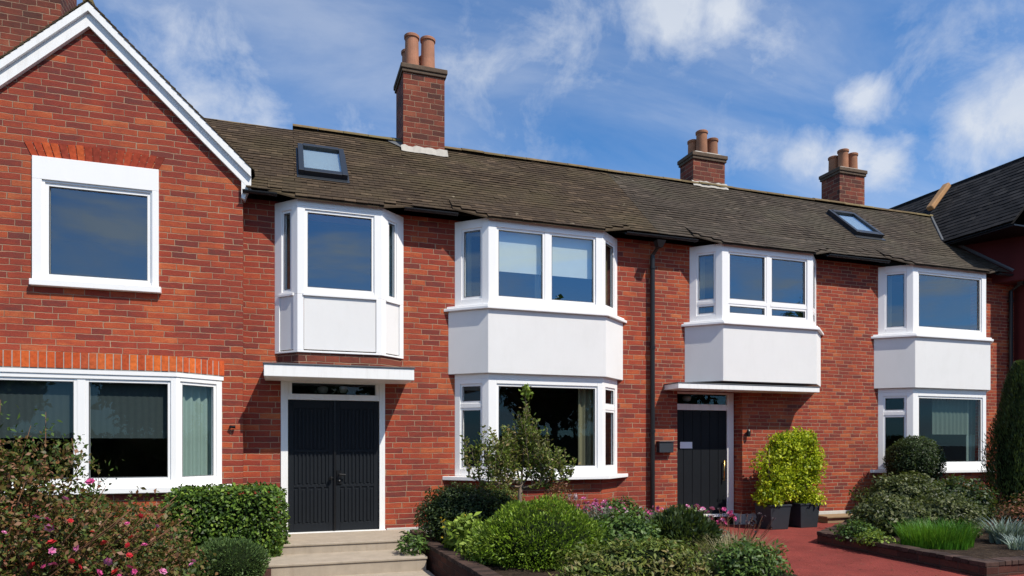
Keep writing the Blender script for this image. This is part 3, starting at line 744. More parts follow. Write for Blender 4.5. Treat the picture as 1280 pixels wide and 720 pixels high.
for k in range(2):
    x0 = .075+k*.706; x1 = x0+.702; Fd = Face((x0, .02), (x1, .02)); w = x1-x0
    lf = MB(); lf.fbox(Fd, 0, w, -.05, -.014, -.04, 2.033)
    lf.fbox(Fd, 0, .085, -.04, 0, -.04, 2.033); lf.fbox(Fd, w-.085, w, -.04, 0, -.04, 2.033)
    for z0, z1 in ((-.04, .09), (.655, .70), (1.21, 1.25), (1.90, 2.033)): lf.fbox(Fd, .085, w-.085, -.04, -.001, z0, z1)
    for (z0, z1) in ((.09, .655), (.70, 1.21), (1.25, 1.90)):
        nb = 9; sw = (w-.17)/nb
        for i in range(nb):
            c = .085+sw*(i+.5); lf.fbox(Fd, c-sw*.27, c+sw*.27, -.03, .004, z0+.02*(i % 2), z1-.03*((i+1) % 2))
    d = lf.build('door', M['door'], h1, bevel=.004)
    h = MB()
    if k == 1:
        h.box(x0+.035, x0+.105, .005, .02, .62+.08, .62+.30); h.tube([(x0+.07, .02, .86), (x0+.07, -.035, .86)], .014, 8); h.tube([(x0+.07, -.04, .86), (x0+.17, -.045, .85)], .012, 8)
        h.lathe((x0+.07, 0, .74), [(.02, 0), (.028, .012), (.02, .03)], 12)
        h.box(x0-.012, x0+.02, -.012, .016, -.03, 2.02)
    else:
        h.tube([(x1-.05, .02, .80), (x1-.05, -.03, .80)], .012, 8); h.lathe((x1-.05, -.035, .775), [(.015, 0), (.034, .02), (.034, .03), (.015, .05)], 14)
    h.build('handle', M['iron'], d)
# porch light above door seen through the fanlight
def ceiling_lamp(parent, x, y, z, r=.09):
    mb = MB(); mb.lathe((x, y, z), [(r*.35, -.10), (r*.8, -.085), (r, -.04), (r*.95, -.0), (r*.5, .02)], 16)
    return mb.build('hall_lamp', M['lamp_glass'], parent, smooth=True)
ceiling_lamp(h1, .62, .45, 2.27); ceiling_lamp(h1, .95, .40, 2.28, .07)

# ---- door 2
fr = MB(); F = Face((7.04, .235), (8.475, .235))
fr.fbox(F, 0, .10, -.06, 0, -.06, 2.35); fr.fbox(F, F.L-.15, F.L, -.06, 0, -.06, 2.35)
fr.fbox(F, .10, F.L-.15, -.06, -.004, 2.31, 2.35); fr.fbox(F, .10, F.L-.15, -.06, -.004, 2.0, 2.115)
d2f = fr.build('door_frame', M['white_paint'], h2, bevel=.005)
g = MB(); g.add([F.p(.10, -.03, 2.115), F.p(F.L-.15, -.03, 2.115), F.p(F.L-.15, -.03, 2.31), F.p(.10, -.03, 2.31)], [(0, 1, 2, 3)]); g.build('fanlight_pane', M['glass_low'], d2f)
mb = MB(); mb.box(7.03, 8.49, .10, .30, -.075, -.03); mb.build('threshold', M['white_paint'], d2f, bevel=.006)
Fd = Face((7.142, .255), (8.323, .255)); w = Fd.L
lf = MB(); lf.fbox(Fd, 0, w, -.045, -.012, -.028, 1.998)
nb = 6; sw = w/nb
for i in range(nb): lf.fbox(Fd, i*sw+.004, (i+1)*sw-.004, -.03, 0, -.026, 1.996)
d2 = lf.build('door', M['door_dark'], h2, bevel=.004)
h = MB(); h.tube([(8.235, .21, .62), (8.235, .21, 1.02)], .013, 10)
for z in (.67, .97): h.tube([(8.235, .255, z), (8.235, .21, z)], .01, 8)
h.build('handle', M['brass'], d2, smooth=True)
h = MB(); h.box(7.10, 7.15, .215, .25, 1.22, 1.37); h.box(7.10, 7.15, .215, .25, .2, .32); h.build('hinge', M['brass'], d2)
mb = MB(); mb.box(7.26, 7.53, .248, .254, 1.255, 1.38); mb.build('notice', M['paper'], d2)
ceiling_lamp(h2, 7.6, .55, 2.28)
h = MB(); h.box(7.32, 7.44, -.07, .0, 1.26, 1.3); 
# letter box on wall
box = MB(); box.box(6.60, 6.90, -.10, -.001, 1.18, 1.37); box.box(6.59, 6.91, -.115, -.001, 1.372, 1.392)
lb = box.build('letter_box', M['planter'], None, bevel=.006); tag(lb, 'small dark grey letter box on brick wall between drainpipe and black door', 'letter box')
# bulkhead lamp on right reveal wall
mb = MB(); mb.lathe((8.60, -.06, 1.48), [(.025, 0), (.034, .02), (.038, .10), (.042, .11), (.015, .15)], 12); mb.box(8.58, 8.62, -.06, -.001, 1.54, 1.57)
wl = mb.build('wall_lantern', M['black'], None); tag(wl, 'small black lantern on brick wall right of the single black door', 'lantern')

# ---- skylights
def skylight(parent, x0, y0, sl_=1.17, w=.76, label=None):
    O = Vector((x0, y0, rz(y0)+.03)); S = SV; U = Vector((1, 0, 0)); Nn = Vector((0, -math.sin(PIT), math.cos(PIT)))
    def bx(mb, u0, u1, s0, s1, n0, n1):
        P = lambda u, s, n: tuple(O+U*u+S*s+Nn*n)
        mb.hexa([P(u0, s0, n0), P(u1, s0, n0), P(u1, s1, n0), P(u0, s1, n0), P(u0, s0, n1), P(u1, s0, n1), P(u1, s1, n1), P(u0, s1, n1)])
    mb = MB(); f = .085
    bx(mb, 0, f, 0, sl_, -.02, .09); bx(mb, w-f, w, 0, sl_, -.02, .09); bx(mb, f, w-f, 0, f*1.5, -.02, .085); bx(mb, f, w-f, sl_-f*1.2, sl_, -.02, .10)
    bx(mb, -.03, w+.03, -.10, .0, -.025, .006); bx(mb, -.03, -.001, 0, sl_, -.03, .006); bx(mb, w+.001, w+.03, 0, sl_, -.03, .006)
    s = mb.build('skylight', M['skyframe'], parent, bevel=.006)
    g = MB(); P = lambda u, s_, n: tuple(O+U*u+S*s_+Nn*n)
    g.add([P(f, f*1.5, .06), P(w-f, f*1.5, .06), P(w-f, sl_-f*1.2, .06), P(f, sl_-f*1.2, .06)], [(0, 1, 2, 3)]); g.build('pane', M['glass_sky'], s)
    mb = MB(); bx(mb, f, w-f, f, sl_-f, -.0, .02); mb.build('blind', M['blind_white'], s)
skylight(h1, .24, .20); skylight(h2, 11.76, .46, 1.12, .76)
# ---- chimneys
chimney(h1, 2.14, 2.93, 1.58, 2.42, 6.85, 8.47, [(2.34, 1.80, .135, .66), (2.65, 1.80, .135, .66), (2.34, 2.15, .135, .55), (2.68, 2.18, .135, .5)], 'pot', mat='brick_dark')
chimney(h2, 8.60, 9.42, 1.83, 2.36, 7.07, 7.80, [(8.93, 2.0, .125, .55), (9.22, 2.02, .125, .42), (8.84, 2.22, .11, .42)], 'pot_far')
chimney(h2, 12.98, 13.76, 2.15, 2.75, 7.0, 8.15, [(13.28, 2.35, .125, .52), (13.60, 2.38, .125, .48), (13.22, 2.6, .12, .44)], 'pot_far', flash=False)
# lead apron beside tall chimney
mb = MB(); mb.add([(1.78, 1.85, rz(1.85)+.05), (2.14, 1.56, rz(1.56)+.05), (2.14, 1.86, rz(1.86)+.09), (1.80, 1.90, rz(1.87)+.09)], [(0, 1, 2, 3)]); mb.build('flashing', M['lead'], h1)

# ---- neighbouring wing
mb = MB()
EX, EZw, RX, RZ = 14.56, 6.03, 16.5, 8.05
ang = math.atan2(RZ-EZw, RX-EX); Sw = (math.cos(ang), 0, math.sin(ang)); lw = math.hypot(RZ-EZw, RX-EX)
WY = -.95
tiles(mb, (EX, WY, EZw), (0, 1, 0), Sw, lw, lambda s: (0, 6.4), gauge=.15, w=.24, seed=21)
quad(mb, (EX, WY, EZw-.05), (RX, WY, RZ-.05), (RX, 5.8, RZ-.05), (EX, 5.8, EZw-.05))
quad(mb, (RX, WY, RZ-.05), (RX+2.4, WY, EZw-.5), (RX+2.4, 5.8, EZw-.5), (RX, 5.8, RZ-.05))
wr = mb.build('roof', M['slate'], wing)
mb = MB()
for k in range(14): mb.tube([(RX, WY+k*.45, RZ-.01), (RX, WY+k*.45+.44, RZ-.01)], .06, 8)
mb.build('ridge', M['slate'], wr)
mb = MB(); mb.box(EX+.03, 16.2, WY+.01, 1.2, EZw-.085, EZw-.055); mb.build('eaves_board', M['iron'], wing)
mb = MB()
pl = [(14.80, 1.4), (14.80, .72), (15.44, -.36), (15.75, -.88), (18.6, -.88), (18.6, 1.4)]
mb.prism(pl, 4.98, EZw-.087)
mb.prism([(15.93, 1.4), (15.93, -.86), (18.5, -.86), (18.5, 1.4)], -.4, 4.98)
mb.add([(16.2-.9, -.89, EZw-.14), (RX+2.2, -.89, EZw-.14), (RX, -.89, RZ-.1)], [(0, 1, 2)])
mb.build('wall', M['maroon'], wing)
# lead valley & flashing & clay coping
mb = MB()
for (a, b, dz) in (((14.59, .70, 6.03), (15.62, RY, 7.10), .05), ((14.76, .72, 6.06), (15.42, -.34, 5.13), .07)):
    A = Vector(a)+Vector((0, 0, dz)); B = Vector(b)+Vector((0, 0, dz)); mb.tube([A, A.lerp(B, .5), B], .035, 6)
mb.build('valley_flashing', M['lead'], wing)
mb = MB(); A = Vector((15.50, 1.76, 7.22)); B = Vector((16.17, 1.82, 7.93)); d = (B-A).normalized(); sd = Vector((0, 1, 0)); up = d.cross(sd); 
if up.z < 0: up = -up
mb.hexa([A-sd*.09, B-sd*.09, B+sd*.09, A+sd*.09, A-sd*.09+up*.13, B-sd*.09+up*.13, B+sd*.09+up*.13, A+sd*.09+up*.13])
mb.build('coping', M['timber'], wing, bevel=.03)

# ------------------------------------------------------------------ ground
def poly(name, ptsxy, z, mat, kind='structure', sub=0):
    mb = MB(); mb.add([(x, y, z) for x, y in ptsxy], [tuple(range(len(ptsxy)))])
    o = mb.build(name, mat); o['kind'] = kind; return o
poly('ground', [(-400, -400), (400, -400), (400, 400), (-400, 400)], -.46, M['asphalt'])
poly('path', [(1.99, -14), (16, -14), (16, .0), (1.99, .0)], -.225, M['path'])
def soil_bed(name, pl, z, seed):
    xs = [p[0] for p in pl]; ys = [p[1] for p in pl]
    import bmesh
    bm = bmesh.new(); f = bm.faces.new([bm.verts.new((x, y, z)) for x, y in pl])
    for i in range(26):
        x = min(xs)+(max(xs)-min(xs))*i/26; bmesh.ops.bisect_plane(bm, geom=bm.verts[:]+bm.edges[:]+bm.faces[:], plane_co=(x, 0, 0), plane_no=(1, 0, 0))
        y = min(ys)+(max(ys)-min(ys))*i/26; bmesh.ops.bisect_plane(bm, geom=bm.verts[:]+bm.edges[:]+bm.faces[:], plane_co=(0, y, 0), plane_no=(0, 1, 0))
    for v in bm.verts: v.co.z += .035*noise.noise(v.co*3.1+Vector((seed, 0, 0)))
    me = bpy.data.meshes.new(name); bm.to_mesh(me); bm.free(); me.materials.append(M['soil'])
    o = bpy.data.objects.new(name, me); col.objects.link(o); o['kind'] = 'structure'
soil_bed('soil', [(-6, -7), (-.32, -7), (-.32, -1.2), (-.1, -1.2), (-.1, -.02), (-.57, -.02), (-.57, -.22), (-6, -.22)], -.30, 1)
soil_bed('soil', [(2.06, -.02), (6.3, -.02), (6.25, -2.2), (5.35, -5.2), (2.1, -5.2)], -.13, 5)
soil_bed('soil', [(8.05, -2.6), (7.9, -5.25), (15.6, -5.15), (15.8, -.1), (11.2, -.1)], -.10, 9)
# steps
st = empty('doorstep', (.85, -1, -.3), 'three shallow pale stone steps below the charcoal double doors', 'steps')
for i, (x0, x1, y0, z) in enumerate(((-.06, 1.88, -1.28, -.05), (-.26, 1.86, -2.05, -.19), (-.5, 1.88, -3.1, -.375))):
    yb = (-.03, -1.28, -2.05)[i]
    mb = MB(); mb.box(x0+.012, x1-.012, y0+.016, yb-(.0 if i else .0), -.5, z-.034); t = mb.build('step', M['stone'], st, bevel=.006)
    mb = MB()
    x = x0
    while x < x1-.05:
        e = x1; mb.box(x, e, y0, yb+(.028 if i else -.075) if i else -.101, z-.032, z+random.uniform(-.003, .003)); x = e
    mb.build('tread', M['stone'], t, bevel=.008)
# bed walls
def brick_edge(name, path, z0, z1, label, th=.2):
    root = MB(); cap = MB()
    for (A, B) in path:
        F = Face(A, B); root.fbox(F, 0, F.L, -th+.01, -.01, z0, z1-.055)
        n = max(1, round(F.L/.11)); ww = F.L/n
        for i in range(n): cap.fbox(F, i*ww+.003, (i+1)*ww-.003, -th-random.uniform(0, .006), random.uniform(0, .008), z1-.053, z1+random.uniform(-.004, .004))
    e = empty(name, (path[0][0][0], path[0][0][1], z0), label, 'garden wall')
    root.build('wall', M['brick_bed'], e); cap.build('coping', M['coping'], e, bevel=.006)
M['coping'] = island_mat('coping_brick', [(0, (.03, .019, .015)), (.5, (.05, .03, .023)), (1, (.08, .047, .036))], nscale=15)
brick_edge('garden_wall', [((1.98, -.05), (1.90, -1.4)), ((1.90, -1.4), (2.06, -5.2))][::1], -.5, -.06, 'low dark brick edging right of the stone steps, round the middle bed')
brick_edge('garden_wall', [((8.0, -2.5), (7.78, -5.4)), ((7.78, -5.4), (15.8, -5.2)), ((11.2, -.45), (8.0, -2.5))], -.42, -.045, 'low dark brick wall holding the flower bed at right of red path')
mb = MB(); mb.box(-.34, -.14, -3.2, -1.35, -.42, -.24); e = mb.build('edging', M['brick_bed'], None); e.name = 'garden_edging'; tag(e, 'low brick edging between round shrub and stone steps', 'edging')
mb = MB(); mb.box(10.2, 11.6, -.40, -.05, -.3, -.13); mb.box(10.15, 11.65, -.44, -.04, -.128, -.09)
tag(mb.build('stone_ledge', M['tan_stone'], None, bevel=.01), 'tan stone ledge at wall foot between the planters and round topiary', 'ledge')
# rock
import bmesh
def rock(loc, s, label):
    bm = bmesh.new(); bmesh.ops.create_icosphere(bm, subdivisions=3, radius=1)
    for v in bm.verts:
        v.co *= 1+.35*noise.noise(v.co*1.4+Vector(loc)); v.co = Vector((v.co.x*s[0], v.co.y*s[1], v.co.z*s[2]))
    me = bpy.data.meshes.new('rock'); bm.to_mesh(me); bm.free(); me.materials.append(M['rock'])
    o = bpy.data.objects.new('rock', me); o.location = loc; col.objects.link(o); tag(o, label, 'rock')
rock((6.42, -.35, -.12), (.27, .15, .12), 'pale rock lying at wall foot left of the single black door')
rock((6.85, -.22, -.17), (.17, .1, .08), 'smaller pale rock close to the black door threshold')

# ------------------------------------------------------------------ vegetation
def nz(p, s, seed=0): return noise.noise(Vector((p[0]*s+seed*7.1, p[1]*s, p[2]*s)))
def leaves_mesh(name, P, D, Nrm, ln, wd, mats, parent, core=None, mi=None, fold=.25, tris=False):
    """P base pts, D dir, Nrm normals as numpy (n,3), ln,wd arrays."""
    n = len(P)
    D = D/np.linalg.norm(D, axis=1, keepdims=True); W = np.cross(D, Nrm); W /= np.maximum(1e-6, np.linalg.norm(W, axis=1, keepdims=True)); Nn = np.cross(W, D)
    ln = np.asarray(ln).reshape(-1, 1)*np.ones((n, 1)); wd = np.asarray(wd).reshape(-1, 1)*np.ones((n, 1))
    v0 = P; v2 = P+D*ln; mid = P+D*ln*.5
    v1 = mid+W*wd*.5+Nn*wd*fold; v3 = mid-W*wd*.5+Nn*wd*fold
    V = np.stack([v0, v1, v2, v3], 1).reshape(-1, 3)
    Fc = (np.arange(n)*4)[:, None]+np.array([0, 1, 2, 3])
    me = bpy.data.meshes.new(name)
    cv, cf = (core if core else ([], []))
    nv = len(V); allv = np.vstack([V, np.array(cv).reshape(-1, 3)]) if len(cv) else V
    me.vertices.add(len(allv)); me.vertices.foreach_set('co', allv.astype('f').ravel())
    loops = list(Fc.ravel()); starts = list(range(0, 4*n, 4)); tot = [4]*n
    for f in cf:
        starts.append(len(loops)); tot.append(len(f)); loops += [i+nv for i in f]
    me.loops.add(len(loops)); me.loops.foreach_set('vertex_index', loops)
    me.polygons.add(len(starts)); me.polygons.foreach_set('loop_start', starts); me.polygons.foreach_set('loop_total', tot)
    if not isinstance(mats, list): mats = [mats]
    for m in mats: me.materials.append(m)
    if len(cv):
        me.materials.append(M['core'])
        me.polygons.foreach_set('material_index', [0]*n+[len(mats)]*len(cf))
    me.update(); me.validate()
    o = bpy.data.objects.new(name, me); col.objects.link(o)
    if parent: o.parent = parent
    return o
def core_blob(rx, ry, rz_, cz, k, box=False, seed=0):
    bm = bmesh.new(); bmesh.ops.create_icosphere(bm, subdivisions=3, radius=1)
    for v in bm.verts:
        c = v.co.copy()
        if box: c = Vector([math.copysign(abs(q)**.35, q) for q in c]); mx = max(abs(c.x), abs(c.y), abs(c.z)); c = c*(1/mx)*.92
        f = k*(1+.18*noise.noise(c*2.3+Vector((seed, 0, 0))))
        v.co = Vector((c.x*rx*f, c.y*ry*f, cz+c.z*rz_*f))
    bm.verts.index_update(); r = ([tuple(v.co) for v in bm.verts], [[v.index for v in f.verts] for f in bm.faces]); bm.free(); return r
def shrub(name, loc, r, cz, n, leaf, mat, label, cat='shrub', group=None, box=False, clump=.16, cs=2.6, core=.72, up=.3, inner=.7, parent=None, fname='foliage', needle=False, seed=1, squash_bottom=True, jitter=1.0):
    """an uneven mass of leaf-sized faces on a thing; local coordinates with the base at loc"""
    root = empty(name, loc, label, cat, group) if parent is None else parent
    rg = np.random.default_rng(seed)
    d = rg.normal(size=(n, 3)); d /= np.linalg.norm(d, axis=1, keepdims=True)
    if box:
        c = rg.uniform(-1, 1, size=(n, 3)); ax = rg.integers(0, 3, n); ax = np.where(rg.random(n) < .3, 1, ax)
        sg = np.sign(c[np.arange(n), ax]); c[np.arange(n), ax] = sg; d = c
    f = np.array([1+clump*nz(q, cs, seed)*1.6+clump*.5*nz(q, cs*3, seed+3) for q in d])
    rad = (inner+(1-inner)*rg.random(n)**.6)*f
    P = d*rad[:, None]*np.array(r)+np.array([0, 0, cz])
    if box:
        ed = np.sort(np.abs(d), axis=1); rnd = 1-.13*(ed[:, 1]**6)-.07*(ed[:, 0]**6)
        P = d*np.array(r)*(np.minimum(rad*1.05, f)*rnd)[:, None]+np.array([0, 0, cz])
    out_ = d*np.array([1/r[0], 1/r[1], 1/r[2]]); out_ /= np.linalg.norm(out_, axis=1, keepdims=True)
    keep = P[:, 2] > .0
    P, out_ = P[keep], out_[keep]; m = len(P)
    if needle:
        D = out_*.9+rg.normal(size=(m, 3))*.35*jitter+np.array([0, 0, up]); Nr = rg.normal(size=(m, 3))
    else:
        Nr = out_*.8+rg.normal(size=(m, 3))*.55*jitter+np.array([0, 0, up]); D = rg.normal(size=(m, 3))+out_*.4
        D -= (D*Nr).sum(1, keepdims=True)/(Nr*Nr).sum(1, keepdims=True)*Nr
    sc = rg.uniform(.65, 1.25, m)
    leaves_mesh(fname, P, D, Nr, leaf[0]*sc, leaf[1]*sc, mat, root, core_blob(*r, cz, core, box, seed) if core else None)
    return root
def stems(parent, specs, mat, name='stem', seg=6):
    mb = MB()
    for path, rad in specs: mb.tube(path, rad, seg)
    return mb.build(name, mat, parent, world=False, smooth=True)
def trunk(parent, h, r=.04, mat='bark'):
    stems(parent, [([(0, 0, -.1), (.01, .01, h*.5), (-.01, .02, h)], [r, r*.8, r*.5])], M[mat], 'trunk')

# hedge left of the steps
shrub('hedge', (-.72, -1.14, -.32), (.74, .34, .55), .53, 11000, (.055, .034), LM['hedge'], 'clipped box hedge with flat top left of the stone steps', 'hedge', box=True, clump=.07, cs=2.2, core=.82, inner=.84, seed=2)
r_ = shrub('round_shrub', (-.62, -2.4, -.34), (.45, .43, .30), .24, 6500, (.04, .014), LM['hebe'], 'low dome of grey green shrub in front of the clipped hedge', clump=.08, core=.86, inner=.82, needle=True, seed=3)
# centre
shrub('bushy_shrub', (2.5, -1.35, -.13), (.64, .5, .48), .42, 8000, (.05, .026), LM['dark'], 'dark green bushy shrub beside right edge of the stone steps', clump=.16, core=.8, seed=4)
shrub('bushy_shrub', (3.15, -1.15, -.13), (.45, .4, .42), .42, 4000, (.05, .026), LM['tree'], 'olive green bushy shrub behind the small spindly tree trunk', clump=.2, core=.7, seed=5)
shrub('heather_mound', (3.02, -3.3, -.13), (.82, .62, .48), .27, 17000, (.05, .016), LM['heather'], 'large bright green heather mound in the middle bed', clump=.17, core=.78, inner=.72, needle=True, up=.45, jitter=1.5, seed=6)
shrub('leafy_plant', (2.36, -2.35, -.13), (.26, .28, .28), .20, 1100, (.12, .05), LM['lime'], 'lime green leafy plant between dark shrub and heather mound', 'plant', clump=.3, core=.6, inner=.5, seed=7)
# flowers helper
def flower_mesh(parent, pos, r, mat, petals=7, name='flower', up=(0, -.5, .6)):
    me = None
    u = Vector(up).normalized(); a = u.orthogonal().normalized(); b = u.cross(a); mb = MB()
    for ring, (rr_, h) in enumerate(((1, .15), (.65, .4))):
        for k in range(petals):
            t = 2*math.pi*(k+.5*ring)/petals; d = a*math.cos(t)+b*math.sin(t); s_ = a*-math.sin(t)+b*math.cos(t)
            mb.add([Vector((0, 0, 0)), d*r*rr_*.6+s_*r*.38+u*r*h, d*r*rr_+u*r*h*1.4, d*r*rr_*.6-s_*r*.38+u*r*h], [(0, 1, 2, 3)])
    o = mb.build(name, mat, parent, world=False); o.location = pos; return o
def scatter_flowers(parent, n, fpos, r, mats, seed=1, name='flower', petals=6):
    rg = random.Random(seed); src = [flower_mesh(parent, (0, 0, 0), 1, m, petals, name) for m in mats]
    used = [False]*len(src)
    for i in range(n):
        k = rg.randrange(len(src)); o = src[k] if not used[k] else src[k].copy()
        if used[k]: col.objects.link(o); o.parent = parent
        used[k] = True
        o.location = fpos(rg); s_ = r*rg.uniform(.6, 1.25); o.scale = (s_, s_, s_*.9)
        o.rotation_euler = (rg.uniform(-.7, .7), rg.uniform(-.7, .7), rg.uniform(0, 6.28))
# rose bush, left foreground
rb = empty('flowering_bush', (-2.15, -4.35, -.33), 'tall loose flowering bush with red and pink blooms in left foreground', 'bush')
def loose_bush(root, blobs, n, leaf, mat, seed, name='foliage', tw=.5):
    rg = np.random.default_rng(seed); PP = []; OO = []
    tot = sum(b[3][0]*b[3][1]*b[3][2] if False else b[4] for b in blobs)
    for (x, y, z, r, wgt) in blobs:
        m = int(n*wgt/tot); d = rg.normal(size=(m, 3)); d /= np.linalg.norm(d, axis=1, keepdims=True)
        rad = rg.random(m)**.45; f = np.array([max(.35, 1+.5*nz(q*2.2, 1.0, seed+x)) for q in d])
        PP.append(np.array([x, y, z])+d*(rad*f)[:, None]*np.array(r)); OO.append(d)
    P = np.vstack(PP); O_ = np.vstack(OO)
    # carve gaps
    g = np.array([nz(p, 3.2, seed+9) for p in P]); k = (g > -.12) | (rg.random(len(P)) < .25); k &= P[:, 2] > .0
    P, O_ = P[k], O_[k]; m = len(P)
    Nr = O_*.5+rg.normal(size=(m, 3))*.7+np.array([0, -.1, .5]); D = rg.normal(size=(m, 3))
    sc = rg.uniform(.55, 1.3, m)
    return leaves_mesh(name, P, D, Nr, leaf[0]*sc, leaf[1]*sc, mat, root)
RB = [(.0, 0, .95, (.75, .6, .62), 1.0), (.75, .05, .72, (.6, .55, .52), .75), (-.75, .1, .9, (.7, .6, .7), .9), (1.12, -.05, .45, (.45, .45, .4), .4), (.15, .1, 1.42, (.42, .3, .3), .3), (-.35, .2, 1.5, (.35, .3, .36), .28), (0, 0, .35, (1.3, .6, .4), .8)]
loose_bush(rb, RB, 30000, (.05, .028), LM['rose'], 12)
rg = random.Random(3); sp = []; WT = []
for i in range(70):
    a = rg.uniform(0, 6.28); x, y = rg.uniform(-.35, .35), rg.uniform(-.2, .2)
    tx = rg.uniform(-1.3, 1.35); ty = rg.uniform(-.5, .5); hz = rg.uniform(.7, 1.55)-abs(tx)*.3
    sp.append(([(x, y, 0), (x*.5+tx*.4, ty*.5, hz*.5), (tx*.85, ty*.9, hz*.85), (tx+rg.uniform(-.08, .08), ty, hz)], [.012, .008, .005, .003]))
for tx, hz in ((-.45, 1.95), (-.12, 2.05), (.05, 1.83), (.22, 1.95), (-.68, 1.75), (.42, 1.72), (-.28, 1.72), (.62, 1.5)):
    pth = [(tx*.3, 0, .6), (tx*.7+rg.uniform(-.05, .05), .1, 1.2), (tx+rg.uniform(-.06, .06), .12, hz*.85), (tx+rg.uniform(-.05, .05), .1, hz)]
    sp.append((pth, [.008, .006, .004, .002])); WT.append(pth)
stems(rb, sp, M['stem_red'], 'stems', 5)
PP = []
rgn = np.random.default_rng(5)
for pth in WT:
    for k in range(55):
        t = rgn.uniform(.25, 1); i = min(2, int(t*3)); q = Vector(pth[i]).lerp(Vector(pth[i+1]), t*3-i)
        PP.append((q.x+rgn.normal()*.07, q.y+rgn.normal()*.06, q.z+rgn.normal()*.03))
PP = np.array(PP); leaves_mesh('foliage', PP, rgn.normal(size=PP.shape)+np.array([0, 0, .3]), rgn.normal(size=PP.shape)+np.array([0, -.3, .7]), rgn.uniform(.03, .07, len(PP)), rgn.uniform(.015, .03, len(PP)), LM['mid'], rb)
def rbpos(g):
    b = g.choice([0, 0, 1, 1, 2, 3, 6]); x, y, z, r, _ = RB[b]
    t = g.uniform(-1, 1); s_ = g.uniform(-.7, .8)
    return (x+r[0]*t*.95, y-r[1]*math.sqrt(max(0, 1-t*t*.8))*g.uniform(.95, 1.3), max(.08, z+r[2]*s_*.9))
scatter_flowers(rb, 98, rbpos, .036, [LM['red'], LM['magenta'], LM['pink'], LM['pink'], LM['red']], 4)
# low shrubby cover right of the bush, down to the bottom of the hedge
shrub('leafy_plant', (-1.55, -2.5, -.33), (.6, .45, .42), .25, 4200, (.05, .03), LM['rose'], 'russet tinged leafy plant between flowering bush and grey green dome', 'plant', clump=.25, core=.6, inner=.55, seed=14)
shrub('leafy_plant', (-2.3, -1.5, -.33), (.8, .5, .55), .4, 5000, (.055, .034), LM['rose'], 'russet tinged leafy plant below the large ground floor window', 'plant', clump=.25, core=.6, inner=.55, seed=15)

# small tree in the middle bed
tr = empty('small_tree', (3.22, -2.0, -.13), 'small gnarled tree with thin olive leaves in front of lower bay window', 'tree')
rg = random.Random(8)
segs = [([(0, 0, -.05), (.03, 0, .40), (-.02, 0, .72), (.01, 0, .92)], [.038, .032, .030, .030])]
shoots = []
def bough(p0, p1, r0, r1, n=5, sag=.0):
    p0, p1 = Vector(p0), Vector(p1); pth = []
    for i in range(n+1):
        t = i/n; q = p0.lerp(p1, t); q.z += sag*math.sin(math.pi*t)
        if 0 < i < n: q += Vector((rg.uniform(-.03, .03), rg.uniform(-.03, .03), rg.uniform(-.025, .025)))
        pth.append(q)
    segs.append((pth, [r0+(r1-r0)*i/n for i in range(n+1)])); return pth
for (ex, ey, ez, r) in ((-.78, -.05, 1.02, .017), (-.62, .15, 1.25, .015), (-.35, -.2, 1.15, .015), (.1, .05, 1.35, .022), (.30, .1, 1.30, .018), (.55, -.1, 1.05, .015), (.80, .08, 1.0, .014), (-.15, .15, 1.4, .018), (.35, -.25, 1.02, .012), (-.5, -.25, 1.0, .012)):
    pth = bough((0, 0, .88+rg.uniform(-.05, .05)), (ex, ey, ez), r, r*.5, 5, -.04)
    for q in pth[2:]:
        for _ in range(3):
            top = {True: 2.02, False: 1.75}[abs(q.x-.1) < .16] if q.x < .42 else (1.50 if q.x < .68 else 1.28)
            if -.42 < q.x < -.2: top = 1.72
            if q.x < -.6: top = 1.62
            hgt = rg.uniform(.35, 1)*(top-q.z)
            if hgt < .1: hgt = .12
            e = q+Vector((rg.uniform(-.11, .11), rg.uniform(-.11, .11), hgt))
            shoots.append(bough(q, e, r*.4, .002, 4))
        e = q+Vector((rg.uniform(-.16, .16), rg.uniform(-.15, .15), rg.uniform(-.08, .1))); shoots.append(bough(q, e, .004, .002, 3))
top_path = bough((.08, .04, 1.35), (.10, .03, 2.26), .010, .003, 6); shoots.append(top_path)
stems(tr, segs, M['bark'], 'trunk', 6)
rgn = np.random.default_rng(6); PP = []; DD = []
for pth in shoots:
    ln_ = (pth[-1]-pth[0]).length
    for _ in range(int(16+ln_*58)):
        t = rgn.uniform(.12, 1)*(len(pth)-1); i = min(len(pth)-2, int(t)); q = pth[i].lerp(pth[i+1], t-i)
        PP.append((q.x+rgn.normal()*.022, q.y+rgn.normal()*.022, q.z+rgn.normal()*.018)); a_ = rgn.uniform(0, 6.28); DD.append((math.cos(a_)*.8, math.sin(a_)*.8, rgn.uniform(.1, .9)))
PP = np.array(PP); DD = np.array(DD)
leaves_mesh('foliage', PP, DD, rgn.normal(size=PP.shape)+np.array([0, -.2, .6]), rgn.uniform(.04, .08, len(PP)), rgn.uniform(.02, .038, len(PP)), LM['tree'], tr)
k = 70; PP = np.array(top_path[-1])+rgn.normal(size=(k, 3))*np.array([.035, .035, .055])-np.array([0, 0, .04])
leaves_mesh('foliage', PP, rgn.normal(size=PP.shape)+np.array([0, 0, .5]), rgn.normal(size=PP.shape), .06, .04, LM['lime'], tr)

